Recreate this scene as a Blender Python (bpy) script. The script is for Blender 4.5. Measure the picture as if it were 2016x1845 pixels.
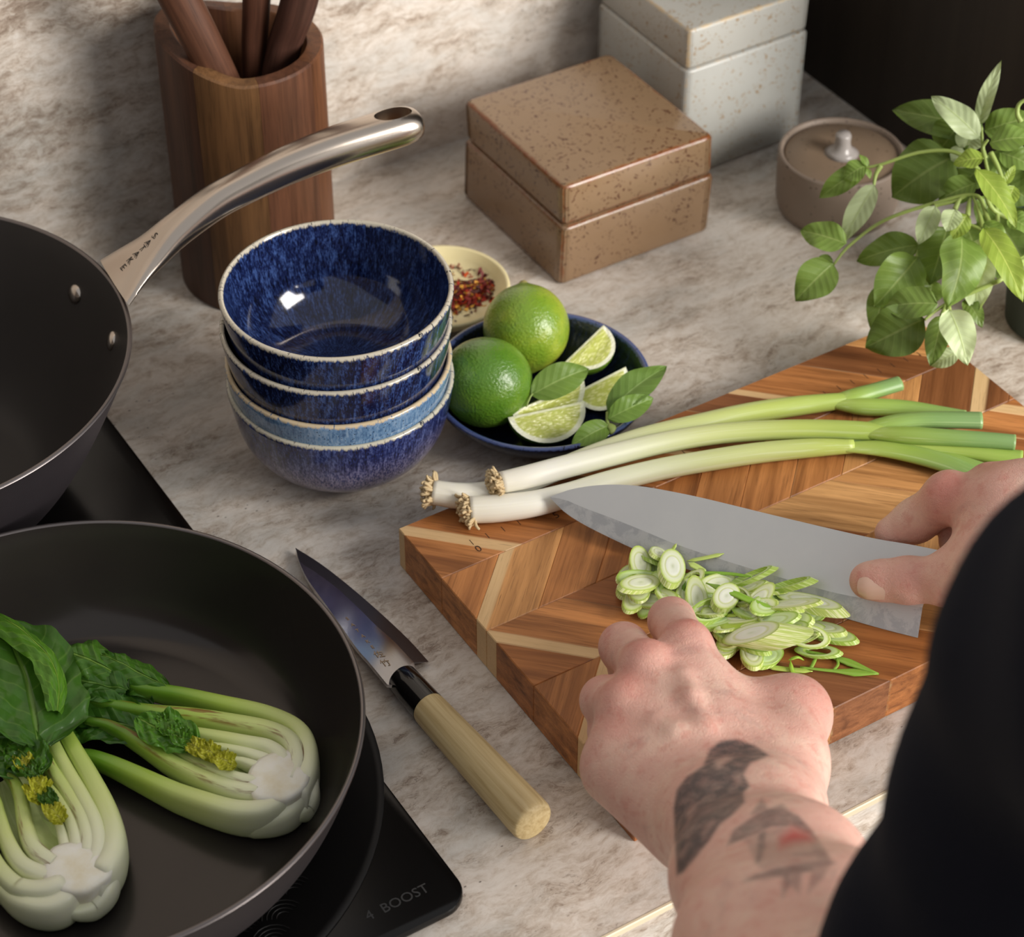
import bpy, bmesh, math, random
import numpy as np
from mathutils import Vector, Matrix

for o in list(bpy.data.objects):
    bpy.data.objects.remove(o, do_unlink=True)
scene = bpy.context.scene
COL = scene.collection
random.seed(7)
rng = np.random.default_rng(7)

# ------------------------------------------------------------------ camera
FPX = 4500.0                      # focal length in pixels of a 2016x1845 frame
YAW, PITCH = math.radians(31.81), math.radians(41.28)
CX, CY = 1008.0, 922.5
CAM = np.array([0.0, 0.0, 0.872])  # counter top is z = 0
_fw = np.array([math.sin(YAW)*math.cos(PITCH), math.cos(YAW)*math.cos(PITCH), -math.sin(PITCH)])
_rt = np.array([math.cos(YAW), -math.sin(YAW), 0.0])
_up = np.cross(_rt, _fw)
cam_data = bpy.data.cameras.new('camera')
cam = bpy.data.objects.new('camera', cam_data)
COL.objects.link(cam)
m = Matrix(((_rt[0], _up[0], -_fw[0], CAM[0]), (_rt[1], _up[1], -_fw[1], CAM[1]), (_rt[2], _up[2], -_fw[2], CAM[2]), (0, 0, 0, 1)))
cam.matrix_world = m
cam_data.sensor_fit = 'HORIZONTAL'
cam_data.sensor_width = 36.0
cam_data.lens = FPX/2016.0*36.0
cam_data.clip_start = 0.02
cam_data.dof.use_dof = True
cam_data.dof.focus_distance = 1.17
cam_data.dof.aperture_fstop = 11.0
scene.camera = cam

# ------------------------------------------------------------------ world, light, exposure
world = bpy.data.worlds.new('world'); scene.world = world
world.use_nodes = True
bg = world.node_tree.nodes['Background']
bg.inputs['Color'].default_value = (0.99, 0.99, 1.0, 1)
bg.inputs['Strength'].default_value = 0.50

def area_light(name, loc, target, sx, sy, power, color):
    d = bpy.data.lights.new(name, 'AREA'); d.shape = 'RECTANGLE'; d.size = sx; d.size_y = sy
    d.energy = power; d.color = color
    o = bpy.data.objects.new(name, d); COL.objects.link(o)
    o.location = loc
    o.rotation_euler = (Vector(target)-Vector(loc)).to_track_quat('-Z', 'Y').to_euler()
    return o
# tall window to the right, behind the cook
area_light('window_light', (1.75, -1.30, 1.05), (0.52, 0.80, 0.05), 1.15, 1.6, 135.0, (1.0, 0.955, 0.90))
scene.view_settings.view_transform = 'Standard'
scene.view_settings.look = 'None'
scene.view_settings.exposure = 0.0
scene.view_settings.gamma = 1.0
scene.view_settings.use_curve_mapping = False

# ------------------------------------------------------------------ helpers: photo pixel -> place
def ray(x, y):
    return _fw + _rt*(x-CX)/FPX - _up*(y-CY)/FPX
def at(x, y, z=0.0):
    """point at height z seen at photo pixel x, y"""
    d = ray(x, y); return CAM + d*((z-CAM[2])/d[2])
def on_plane(x, y, p0, n):
    d = ray(x, y); n = np.asarray(n, float)
    return CAM + d*(np.dot(n, np.asarray(p0)-CAM)/np.dot(n, d))
def pxl(P):
    v = np.atleast_2d(P)-CAM
    dz = v@_fw
    return np.c_[CX+FPX*(v@_rt)/dz, CY-FPX*(v@_up)/dz]
def nrm(v):
    v = np.asarray(v, float); return v/max(np.linalg.norm(v), 1e-12)

# ------------------------------------------------------------------ helpers: colours and nodes
def C(r, g, b):
    f = lambda c: (c/255/12.92) if c/255 <= 0.04045 else ((c/255+0.055)/1.055)**2.4
    return (f(r), f(g), f(b), 1.0)
class NT:
    def __init__(s, name):
        s.mat = bpy.data.materials.new(name); s.mat.use_nodes = True
        s.t = s.mat.node_tree; s.b = s.t.nodes['Principled BSDF']
    def n(s, typ, ins=None, **pr):
        x = s.t.nodes.new(typ)
        for k, v in pr.items(): setattr(x, k, v)
        for k, v in (ins or {}).items(): s.set(x.inputs[k], v)
        return x
    def set(s, sock, v):
        if isinstance(v, bpy.types.NodeSocket): s.t.links.new(v, sock)
        else:
            try: sock.default_value = v
            except TypeError: sock.default_value = v[:3]
    def P(s, **kw):
        nm = dict(col='Base Color', rough='Roughness', metal='Metallic', nor='Normal', coat='Coat Weight', coatr='Coat Roughness',
                  sss='Subsurface Weight', sssr='Subsurface Radius', ssss='Subsurface Scale', spec='Specular IOR Level', trans='Transmission Weight', ior='IOR', sheen='Sheen Weight', aniso='Anisotropic', emis='Emission Color', emiss='Emission Strength')
        for k, v in kw.items(): s.set(s.b.inputs[nm[k]], v)
        return s.mat
    def obj(s): return s.n('ShaderNodeTexCoord').outputs['Object']
    def q(s): return s.n('ShaderNodeAttribute', attribute_name='q').outputs['Vector']
    def attr(s, name, out='Fac'): return s.n('ShaderNodeAttribute', attribute_name=name).outputs[out]
    def map(s, vec, scale=(1, 1, 1), loc=(0, 0, 0), rot=(0, 0, 0)):
        return s.n('ShaderNodeMapping', {'Vector': vec, 'Scale': scale, 'Location': loc, 'Rotation': rot}).outputs[0]
    def noise(s, vec, scale=5, detail=4, rough=.55, dist=0, out='Fac'):
        return s.n('ShaderNodeTexNoise', {'Vector': vec, 'Scale': scale, 'Detail': detail, 'Roughness': rough, 'Distortion': dist}).outputs[out]
    def vor(s, vec, scale=5, feature='F1', out='Distance', rnd=1.0):
        x = s.n('ShaderNodeTexVoronoi', {'Vector': vec, 'Scale': scale, 'Randomness': rnd}, feature=feature); return x.outputs[out]
    def ramp(s, fac, stops, interp='LINEAR'):
        x = s.n('ShaderNodeValToRGB', {'Fac': fac}); e = x.color_ramp; e.interpolation = interp
        while len(e.elements) < len(stops): e.elements.new(0.5)
        for el, (p, c) in zip(e.elements, stops):
            el.position = p; el.color = c if len(c) == 4 else (*c, 1)
        return x.outputs[0]
    def step(s, fac, a, b):
        return s.n('ShaderNodeMapRange', {'Value': fac, 'From Min': a, 'From Max': b}, interpolation_type='SMOOTHSTEP').outputs[0]
    def mix(s, fac, a, b, blend='MIX'):
        x = s.n('ShaderNodeMix', data_type='RGBA', blend_type=blend)
        s.set(x.inputs[0], fac); s.set(x.inputs[6], a); s.set(x.inputs[7], b)
        return x.outputs[2]
    def math(s, op, a, b=0.0, c=0.0):
        x = s.n('ShaderNodeMath', operation=op); s.set(x.inputs[0], a); s.set(x.inputs[1], b); s.set(x.inputs[2], c); return x.outputs[0]
    def xyz(s, vec): return s.n('ShaderNodeSeparateXYZ', {0: vec}).outputs
    def comb(s, x, y, z): return s.n('ShaderNodeCombineXYZ', {0: x, 1: y, 2: z}).outputs[0]
    def bump(s, h, strength=.3, dist=.001): return s.n('ShaderNodeBump', {'Height': h, 'Strength': strength, 'Distance': dist}).outputs[0]
    def objcol(s): return s.n('ShaderNodeObjectInfo').outputs['Color']
    def objalpha(s): return s.n('ShaderNodeObjectInfo').outputs['Alpha']
    def objrnd(s): return s.n('ShaderNodeObjectInfo').outputs['Random']
def flat(name, col, rough=.5, **kw):
    t = NT(name); return t.P(col=col, rough=rough, **kw)

# ------------------------------------------------------------------ helpers: things, parts, meshes
ORG = {}
def thing(name, label, cat, loc, group=None):
    o = bpy.data.objects.new(name, None); COL.objects.link(o)
    o.empty_display_size = .02; o.location = tuple(loc); ORG[o] = np.array(loc, float)
    o['label'] = label; o['category'] = cat
    if group: o['group'] = group
    return o
def tag(o, label, cat, group=None, kind=None):
    o['label'] = label; o['category'] = cat
    if group: o['group'] = group
    if kind: o['kind'] = kind
    return o
def struct(o): o['kind'] = 'structure'; return o
def mk(name, V, F, mat, parent=None, smooth=True, q=None, attrs=None, origin=None, sharp=None, color=None):
    V = np.asarray(V, float)
    if parent is not None: org = ORG[parent]
    elif origin is not None: org = np.asarray(origin, float)
    else: org = np.array([(V[:, 0].min()+V[:, 0].max())/2, (V[:, 1].min()+V[:, 1].max())/2, V[:, 2].min()])
    me = bpy.data.meshes.new(name)
    me.from_pydata((V-org).tolist(), [], [tuple(int(i) for i in f) for f in F])
    me.update()
    if smooth:
        me.polygons.foreach_set('use_smooth', np.ones(len(me.polygons), bool))
        if sharp: me.set_sharp_from_angle(angle=math.radians(sharp))
    if q is not None:
        a = me.attributes.new('q', 'FLOAT_VECTOR', 'POINT'); a.data.foreach_set('vector', np.asarray(q, np.float32).ravel())
    for k, v in (attrs or {}).items():
        a = me.attributes.new(k, 'FLOAT', 'POINT'); a.data.foreach_set('value', np.asarray(v, np.float32).ravel())
    if mat: me.materials.append(mat)
    o = bpy.data.objects.new(name, me); COL.objects.link(o)
    if parent is not None: o.parent = parent
    else: o.location = tuple(org)
    ORG[o] = org
    if color is not None: o.color = color
    return o
def join(*vf):
    """merge (V, F[, q]) tuples into one"""
    Vs, Fs, qs, n = [], [], [], 0
    for t in vf:
        Vs.append(np.asarray(t[0], float)); Fs += [tuple(int(i)+n for i in f) for f in t[1]]
        if len(t) > 2: qs.append(np.asarray(t[2], float))
        n += len(t[0])
    return (np.vstack(Vs), Fs, np.vstack(qs)) if qs else (np.vstack(Vs), Fs)
def lathe(prof, seg=64, c=(0, 0, 0), R=None):
    """closed surface of revolution; q = (cos*R, sin*R, arc length)"""
    P = np.asarray(prof, float); n = len(P)
    th = np.arange(seg)*2*math.pi/seg
    R = R or P[:, 0].max()
    arc = np.r_[0, np.cumsum(np.linalg.norm(np.diff(P, axis=0), axis=1))]
    V, Q, idx = [], [], []
    for i, (r, z) in enumerate(P):
        if r < 1e-7:
            idx.append([len(V)]*seg); V.append((c[0], c[1], c[2]+z)); Q.append((0, 0, arc[i]))
        else:
            s = len(V); idx.append(list(range(s, s+seg)))
            for t in th:
                V.append((c[0]+r*math.cos(t), c[1]+r*math.sin(t), c[2]+z)); Q.append((R*math.cos(t), R*math.sin(t), arc[i]))
    F = []
    for i in range(n-1):
        for j in range(seg):
            k = (j+1) % seg
            f = [idx[i][j], idx[i][k], idx[i+1][k], idx[i+1][j]]
            g = []
            for v in f:
                if v not in g: g.append(v)
            if len(g) > 2: F.append(tuple(g))
    return np.array(V), F, np.array(Q)
def spline(P, n):
    """Catmull-Rom through points (any dimension), n samples"""
    P = np.asarray(P, float); m = len(P)
    E = np.vstack([2*P[0]-P[1], P, 2*P[-1]-P[-2]])
    out = []
    for s in np.linspace(0, m-1, n):
        i = min(int(s), m-2); t = s-i
        a, b, c, d = E[i], E[i+1], E[i+2], E[i+3]
        out.append(.5*((2*b)+(-a+c)*t+(2*a-5*b+4*c-d)*t*t+(-a+3*b-3*c+d)*t**3))
    return np.array(out)
def sweep(path, ra, rb=None, seg=12, up=(0, 0, 1), cap=True, sec=None, power=2.0):
    """tube along path; ra = half width across, rb = half height along up; q = (length, across, height)"""
    P = np.asarray(path, float); n = len(P)
    ra = np.broadcast_to(np.asarray(ra, float), (n,)); rb = ra if rb is None else np.broadcast_to(np.asarray(rb, float), (n,))
    T = np.gradient(P, axis=0); T /= np.linalg.norm(T, axis=1)[:, None]+1e-12
    U0 = np.broadcast_to(np.asarray(up, float), (n, 3))
    th = np.arange(seg)*2*math.pi/seg
    cs, sn = np.cos(th), np.sin(th)
    if power != 2.0:
        cs = np.sign(cs)*np.abs(cs)**(2/power); sn = np.sign(sn)*np.abs(sn)**(2/power)
    L = np.r_[0, np.cumsum(np.linalg.norm(np.diff(P, axis=0), axis=1))]
    V, Q = [], []
    for i in range(n):
        b = np.cross(T[i], U0[i]); b = nrm(b); u = np.cross(b, T[i])
        for k in range(seg):
            V.append(P[i]+b*ra[i]*cs[k]+u*rb[i]*sn[k]); Q.append((L[i], ra[i]*cs[k], rb[i]*sn[k]))
    F = [(i*seg+k, i*seg+(k+1) % seg, (i+1)*seg+(k+1) % seg, (i+1)*seg+k) for i in range(n-1) for k in range(seg)]
    if cap:
        for i, rev in ((0, True), (n-1, False)):
            c = len(V); V.append(P[i]); Q.append((L[i], 0, 0))
            for k in range(seg):
                a, b2 = i*seg+k, i*seg+(k+1) % seg
                F.append((c, b2, a) if rev else (c, a, b2))
    return np.array(V), F, np.array(Q)
def bm_to(bm):
    bm.verts.index_update()
    V = np.array([v.co[:] for v in bm.verts]); F = [tuple(v.index for v in f.verts) for f in bm.faces]; bm.free(); return V, F
def boxg(x0, x1, y0, y1, z0, z1, bev=0, seg=2):
    bm = bmesh.new(); bmesh.ops.create_cube(bm, size=1)
    for v in bm.verts:
        v.co = ((x0+x1)/2+v.co.x*(x1-x0), (y0+y1)/2+v.co.y*(y1-y0), (z0+z1)/2+v.co.z*(z1-z0))
    if bev: bmesh.ops.bevel(bm, geom=bm.edges[:], offset=bev, segments=seg, profile=.5, affect='EDGES')
    return bm_to(bm)
def prism(poly, z0, z1, bev=0, seg=2, top_only=False):
    """vertical prism over an xy polygon"""
    bm = bmesh.new(); n = len(poly)
    a = [bm.verts.new((p[0], p[1], z0)) for p in poly]; b = [bm.verts.new((p[0], p[1], z1)) for p in poly]
    bm.faces.new(a[::-1]); bm.faces.new(b)
    for i in range(n): bm.faces.new((a[i], a[(i+1) % n], b[(i+1) % n], b[i]))
    bmesh.ops.recalc_face_normals(bm, faces=bm.faces[:])
    if bev:
        e = [x for x in bm.edges if all(v.co.z > z1-1e-6 for v in x.verts)] if top_only else bm.edges[:]
        bmesh.ops.bevel(bm, geom=e, offset=bev, segments=seg, profile=.5, affect='EDGES')
    return bm_to(bm)
def rrect(x0, x1, y0, y1, r, n=6):
    out = []
    for cx, cy, a in ((x1-r, y1-r, 0), (x0+r, y1-r, 90), (x0+r, y0+r, 180), (x1-r, y0+r, 270)):
        for k in range(n+1):
            t = math.radians(a+90*k/n); out.append((cx+r*math.cos(t), cy+r*math.sin(t)))
    return out
def glyphs(text, size, origin, xdir, ydir, extrude=.00004):
    """flat lettering as mesh data: baseline centre at origin, xdir along the line, ydir up"""
    cu = bpy.data.curves.new('t', 'FONT'); cu.body = text; cu.size = size; cu.align_x = 'CENTER'; cu.extrude = extrude; cu.resolution_u = 3
    o = bpy.data.objects.new('t', cu); COL.objects.link(o)
    dg = bpy.context.evaluated_depsgraph_get()
    me = bpy.data.meshes.new_from_object(o.evaluated_get(dg))
    X, Y = nrm(xdir), nrm(ydir); Z = np.cross(X, Y)
    V = np.array([v.co[:] for v in me.vertices]).reshape(-1, 3); F = [tuple(p.vertices) for p in me.polygons]
    bpy.data.objects.remove(o); bpy.data.curves.remove(cu); bpy.data.meshes.remove(me)
    return np.asarray(origin, float)+V[:, :1]*X+V[:, 1:2]*Y+V[:, 2:3]*Z, F
# ================================================================== materials of the room
def stone(name, seed):
    t = NT(name); v = t.obj()
    w = t.noise(t.map(v, (1, 1, 1), (seed, 0, 0)), 16.0, 4, .6, 0, 'Color')
    vd = t.mix(.016, v, w, 'LINEAR_LIGHT')
    rz = (0, 0, .12)
    a = t.noise(t.map(vd, (20, 60, 60), (seed, 2, 1), rz), 1.0, 9, .74, .10)       # long streaks
    b = t.noise(t.map(vd, (110, 260, 260), (seed, 5, 3), rz), 1.0, 8, .76, .25)      # flecks
    c = t.noise(t.map(v, (5, 9, 9), (seed, 9, 3)), 1.0, 3, .5, .2)
    f = t.math('ADD', t.math('MULTIPLY', a, .44), t.math('ADD', t.math('MULTIPLY', b, .40), t.math('MULTIPLY', c, .20)))
    col = t.ramp(f, [(.37, C(132, 114, 99)), (.44, C(170, 154, 139)), (.50, C(198, 186, 173)), (.56, C(213, 204, 194)), (.68, C(225, 219, 211))])
    grey = t.ramp(t.noise(t.map(vd, (9, 20, 20), (4, seed, 0)), 1.0, 4, .6), [(.45, (1, 1, 1, 1)), (.66, C(224, 229, 232))])
    col = t.mix(1.0, col, grey, 'MULTIPLY')
    vein = t.noise(t.map(vd, (40, 120, 120), (7, seed, 2), rz), 1.0, 6, .65, .5)
    line = t.math('ABSOLUTE', t.math('SUBTRACT', vein, .5))
    col = t.mix(t.math('MULTIPLY', t.math('MULTIPLY', t.step(line, .016, .0), t.step(a, .5, .42)), .6), col, C(104, 84, 70))
    speck = t.vor(t.map(v, (1, 1.6, 1.6)), 110)
    col = t.mix(t.math('MULTIPLY', t.step(speck, .12, .05), t.step(c, .52, .62)), col, C(96, 84, 76))
    return t.P(col=col, rough=t.ramp(b, [(.3, (.36,)*3), (.7, (.52,)*3)]), nor=t.bump(f, .35, .0008), spec=.35)
M_stone = stone('stone_laminate', 1.7)
M_stone_wall = stone('stone_splashback', 8.3)
M_trim = flat('cream_edge_strip', C(214, 200, 172), .45)
t = NT('dark_cabinet'); v = t.obj()
g = t.noise(t.map(v, (60, 60, 4)), 1.0, 6, .6)
M_dark = t.P(col=t.ramp(g, [(.3, C(38, 32, 27)), (.7, C(50, 43, 37))]), rough=.55, nor=t.bump(g, .1, .0004), spec=.25)
M_floor = flat('floor_grey', C(120, 108, 96), .6)
t = NT('hob_glass'); v = t.obj()
M_glass = t.P(col=C(9, 8, 8), rough=.16, spec=.35, nor=t.bump(t.noise(v, 500, 2), .02, .0003))

# ================================================================== the setting
WALL_Y, FRONT_Y, CAB_X = 1.156, 0.539, 0.930
WX1 = 1.60
fl = struct(mk('floor', *boxg(-1.0, 3.2, -2.6, 1.9, -.95, -.90), M_floor, smooth=False))
wl = struct(mk('wall_back', *boxg(-1.0, 2.4, WALL_Y, WALL_Y+.10, -.90, 1.60), M_stone_wall, smooth=False, origin=(0.5, WALL_Y, 0)))
struct(mk('shade_wall_left', *boxg(-1.08, -1.0, -2.6, WALL_Y+.10, -.90, 1.20), flat('shade_wall_dark', C(70, 62, 55), .7), smooth=False))  # unseen dark wall, added to cut ambient light from the left
wt = thing('worktop', 'beige streaked stone-look kitchen worktop with a cream edge strip', 'worktop', (.25, .85, -.06))
mk('slab', *boxg(-.75, WX1, FRONT_Y, WALL_Y, -.06, 0), M_stone, wt, smooth=False)
mk('edge_trim', *boxg(-.75, WX1, FRONT_Y-.0016, FRONT_Y+.0006, -.004, .0003, .0005, 1), M_trim, wt, smooth=False)
bc = thing('base_cabinet', 'pale stone-grey base cabinet below the worktop', 'cabinet', (.09, .85, -.9))
M_base = stone('stone_front', 3.1)
mk('carcass', *boxg(-.75, WX1, FRONT_Y+.022, WALL_Y-.002, -.80, -.0605), M_base, bc, smooth=False)
mk('plinth', *boxg(-.75, WX1, FRONT_Y+.06, WALL_Y-.02, -.90, -.80), M_dark, bc, smooth=False)
for i in range(4):
    w = (WX1+.75)/4; x0 = -.75+i*w
    d = mk('door', *boxg(x0+.0015, x0+w-.0015, FRONT_Y+.002, FRONT_Y+.021, -.795, -.064, .0015, 1), M_base, bc, smooth=False)
tc = thing('tall_cabinet', 'dark brown upright cabinet standing on the worktop against the wall', 'cabinet', (1.21, 1.0, 0))
mk('side_panel', *boxg(CAB_X+.001, CAB_X+.02, .842, WALL_Y-.001, .0002, 1.10), M_dark, tc, smooth=False)
mk('carcass', *boxg(CAB_X+.02, CAB_X+.56, .862, WALL_Y-.001, .0002, 1.10), M_dark, tc, smooth=False)
for s_ in (0, 1):
    d = mk('door', *boxg(CAB_X+.0215+.27*s_, CAB_X+.2895+.27*s_, .842, .861, .002, 1.098, .0012, 1), M_dark, tc, smooth=False)

# ================================================================== induction hob
HX1, HY0 = .3425, .5865
hob = thing('induction_hob', 'black glass induction hob set on the worktop', 'hob', (.05, .84, 0))
hg = mk('glass', *prism(rrect(-.235, HX1, HY0, 1.100, .014, 8), 0.0002, .0050, .0012, 2), M_glass, hob, sharp=40)
M_print = flat('hob_print', C(44, 45, 47), .5)
p = at(787, 1783, .0051)
mk('marking', *glyphs('4  BOOST', .0078, p, (1, 0, 0), (0, 1, 0)), M_print, hg, smooth=False)

# round silicone mat with a wave relief, under the frying pan
PANC = np.array([.2079, .7382]); PANR, PANZ = .1427, .065
M_mat = flat('silicone_mat', C(20, 19, 19), .5, spec=.3)
mat_t = thing('pan_mat', 'thin round black silicone mat embossed with scallop waves under the frying pan', 'mat', (*PANC, .005))
e = at(733, 1690, .0065)[:2]; MR = float(np.linalg.norm(e-PANC))
prof = [(0, .0003), (MR-.001, .0003), (MR, .0008), (MR, .0018), (MR-.0012, .0024), (MR-.004, .0022), (MR-.005, .0014), (0, .0014)]
mk('disc', *lathe(prof, 96, (*PANC, .005))[:2], M_mat, mat_t, sharp=50)
parts = []
R0 = .0105
for j in range(-12, 13):
    for i in range(-12, 13):
        cx, cy = (i+.5*(j % 2))*2*R0, j*R0
        d = math.hypot(cx, cy)
        if not (.088 < d < MR-.016): continue
        for k, rr in enumerate((1, .78, .56, .34)):
            a = np.radians(np.linspace(20, 160, 9))
            path = np.c_[PANC[0]+cx+R0*rr*np.cos(a), PANC[1]+cy+R0*rr*np.sin(a), np.full(9, .0066)]
            parts.append(sweep(path, .00035, .00035, 4, cap=False)[:2])
wv = mk('wave_relief', *join(*parts), M_mat, mat_t); wv['kind'] = 'stuff'
# ================================================================== pans
def rough_dark(name, c0, c1, rough, coat=0.0, metal=0.0, bump=.02, spec=.5):
    t = NT(name); v = t.obj()
    n = t.noise(v, 900, 3, .6); n2 = t.noise(v, 14, 3, .6)
    return t.P(col=t.mix(n2, c0, c1), rough=t.math('ADD', t.math('MULTIPLY', n2, .1), rough), metal=metal, nor=t.bump(n, bump, .0003), coat=coat, coatr=.12, spec=spec)
M_pan_in = rough_dark('pan_interior', C(50, 46, 44), C(58, 53, 50), .15, 0, .45, .012, .5)
M_pan_out = rough_dark('pan_exterior', C(58, 54, 55), C(72, 66, 67), .42, 0, .3, .05)
M_wok_in = rough_dark('wok_interior', C(50, 47, 45), C(58, 54, 52), .38, 0, .2, .03, .4)
M_wok_out = rough_dark('wok_exterior', C(50, 46, 50), C(64, 58, 62), .45, 0, .4, .25)
t = NT('pan_rim'); M_rim = t.P(col=C(118, 112, 111), rough=.34, metal=.9)
t = NT('brushed_steel'); q_ = t.q()
n = t.noise(t.map(q_, (30, 1500, 1500)), 1, 2, .5)
M_steel = t.P(col=C(196, 184, 172), metal=1.0, rough=t.math('ADD', t.math('MULTIPLY', n, .10), .19), nor=t.bump(n, .03, .0002))
M_rivet = flat('rivet_steel', C(190, 180, 170), .22, metal=1.0)
M_ink = flat('engraved_ink', C(46, 40, 36), .6)

def pan_profiles(r0, r1, z1, th, floor, curve, n=14):
    """outer and inner wall as (r,z) lists from floor centre to rim; curve = corner rounding exponent"""
    a = np.linspace(0, 1, n)
    out = [(0, 0)] + [(r0+(r1-r0)*(x**curve[0]), z1*(x**curve[1])) for x in a]
    inn = [(r0-th*.6+(r1-th-(r0-th*.6))*(x**curve[0]), floor+(z1-floor)*(x**curve[1])) for x in a] + []
    return out, [(0, floor)] + inn
def make_pan(name, label, c, zb, r0, r1, h, th, mi, mo, curve):
    root = thing(name, label, 'pan', (c[0], c[1], zb))
    out, inn = pan_profiles(r0, r1, h, th, th, curve, 18)
    inn = [(r, z) for r, z in inn]; inn[-1] = (r1-th, h)
    mk('outer_wall', *lathe(out[:-1]+[(r1, h-.0012)], 128, (c[0], c[1], zb)), mo, root) if 0 else None
    V, F, Q = lathe(out[:-1]+[(r1, h-.0012)], 144, (c[0], c[1], zb)); mk('outer_wall', V, [f[::-1] for f in F], mo, root, q=Q, sharp=60)
    V, F, Q = lathe(inn[:-1]+[(r1-th, h-.0010)], 144, (c[0], c[1], zb)); mk('inner_surface', V, F, mi, root, q=Q)
    V, F, Q = lathe([(r1-th, h-.0010), (r1-th*.8, h-.0001), (r1-th*.3, h), (r1, h-.0012)], 144, (c[0], c[1], zb)); mk('rim', V, F, M_rim, root, q=Q)
    return root
# wok behind
WOKC, WOKZ, WOKR = np.array([.2168, .9990]), .0052, .1372
wok = make_pan('wok', 'dark grey deep wok with a brushed steel handle on the hob', WOKC, WOKZ, .070, WOKR, .108-WOKZ, .0028, M_wok_in, M_wok_out, (.72, 1.15))
HA = math.radians(-5.0); hd = np.array([math.cos(HA), math.sin(HA), 0]); hn = np.array([-math.sin(HA), math.cos(HA), 0])
def hpt(x, y): return on_plane(x, y, (*WOKC, 0), hn)
ctr = [(226, 556), (262, 523), (300, 493), (350, 451), (420, 400), (480, 367), (560, 328), (650, 292), (740, 263), (795, 247), (822, 243), (829, 242)]
wid = [.0235, .0185, .0145, .0115, .0100, .0098, .0104, .0114, .0120, .0118, .0088, .0015]
hei = [.0030, .0040, .0058, .0078, .0092, .0098, .0104, .0108, .0108, .0102, .0070, .0012]
P = np.array([hpt(*c) for c in ctr])
S = spline(np.c_[P, wid, hei], 60)
V, F, Q = sweep(S[:, :3], S[:, 3], S[:, 4], 28, up=(0, 0, 1), power=2.3)
handle = mk('handle', V, F, M_steel, wok, q=Q)
# hanging hole cut through the end of the handle
k = 46; tdir = nrm(S[k+1, :3]-S[k-1, :3]); hup = np.cross(hn, tdir); hup = hup if hup[2] > 0 else -hup
cp_ = S[k, :3]
ringp = []
bm = bmesh.new(); bmesh.ops.create_cone(bm, cap_ends=True, segments=28, radius1=1, radius2=1, depth=1)
X = tdir; Y = np.cross(hup, X)
for vv in bm.verts:
    a = np.array(vv.co); vv.co = Vector(cp_ - ORG[wok] + X*a[0]*.0115 + Y*a[1]*.0060 + hup*a[2]*.06)
me = bpy.data.meshes.new('cut'); bm.to_mesh(me); bm.free()
cut = bpy.data.objects.new('cut', me); COL.objects.link(cut); cut.location = tuple(ORG[wok])
md = handle.modifiers.new('b', 'BOOLEAN'); md.operation = 'DIFFERENCE'; md.object = cut; md.solver = 'EXACT'
bpy.context.view_layer.update()
dg = bpy.context.evaluated_depsgraph_get()
nm_ = bpy.data.meshes.new_from_object(handle.evaluated_get(dg))
handle.modifiers.clear(); handle.data = nm_; nm_.name = 'handle'
nm_.set_sharp_from_angle(angle=math.radians(50))
bpy.data.objects.remove(cut)
# lettering down the flat of the handle, stacked one below the other
SD_ = spline(np.c_[P, wid, hei], 900)
LP = [(309, 468), (295, 481), (283, 491), (271, 503), (259, 516), (247, 529)]
for ch, (lx, ly) in zip('SATAKE', LP):
    d_ = hpt(lx, ly); tj = int(np.argmin(np.linalg.norm(SD_[:, :3]-d_, axis=1))); td = nrm(SD_[tj+6, :3]-SD_[tj-6, :3]); uu = np.cross(hn, td); uu = uu if uu[2] > 0 else -uu
    side = np.cross(td, uu)
    V, F = glyphs(ch, .0058, SD_[tj, :3]+uu*(SD_[tj, 4]+.00035)-td*.002, side, td)
    mk('letter', V, F, M_ink, handle, smooth=False)
# rivets inside the wok
def dome(c, n, r, h):
    n = nrm(n); a = nrm(np.cross(n, (0, 0, 1) if abs(n[2]) < .9 else (1, 0, 0))); b = np.cross(n, a)
    prof = [(r, -.001), (r, .0002)]+[(r*math.cos(x), h*math.sin(x)) for x in np.linspace(.25, 1.35, 6)]+[(0, h)]
    V, F, _ = lathe(prof, 20)
    return np.asarray(c)+V[:, :1]*a+V[:, 1:2]*b+V[:, 2:3]*n, F
def wall_hit(x, y):
    best = None
    for z in np.linspace(.03, .105, 200):
        p = at(x, y, z); r = np.linalg.norm(p[:2]-WOKC); f = ((z-WOKZ-.0028)/(.108-WOKZ-.0028))
        rr = (.070-.0017)+(WOKR-.0028-.0683)*(max(f, 0)**(1/1.15))**.72
        if best is None or abs(r-rr) < best[0]: best = (abs(r-rr), p)
    return best[1]
for rx, ry in ((148, 579), (220, 671)):
    p = wall_hit(rx, ry); n = np.array([*(WOKC-p[:2]), 0]); n = nrm(nrm(n)+np.array([0, 0, .45]))
    mk('rivet', *dome(p, n, .0058, .0028), M_rivet, wok)
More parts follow.
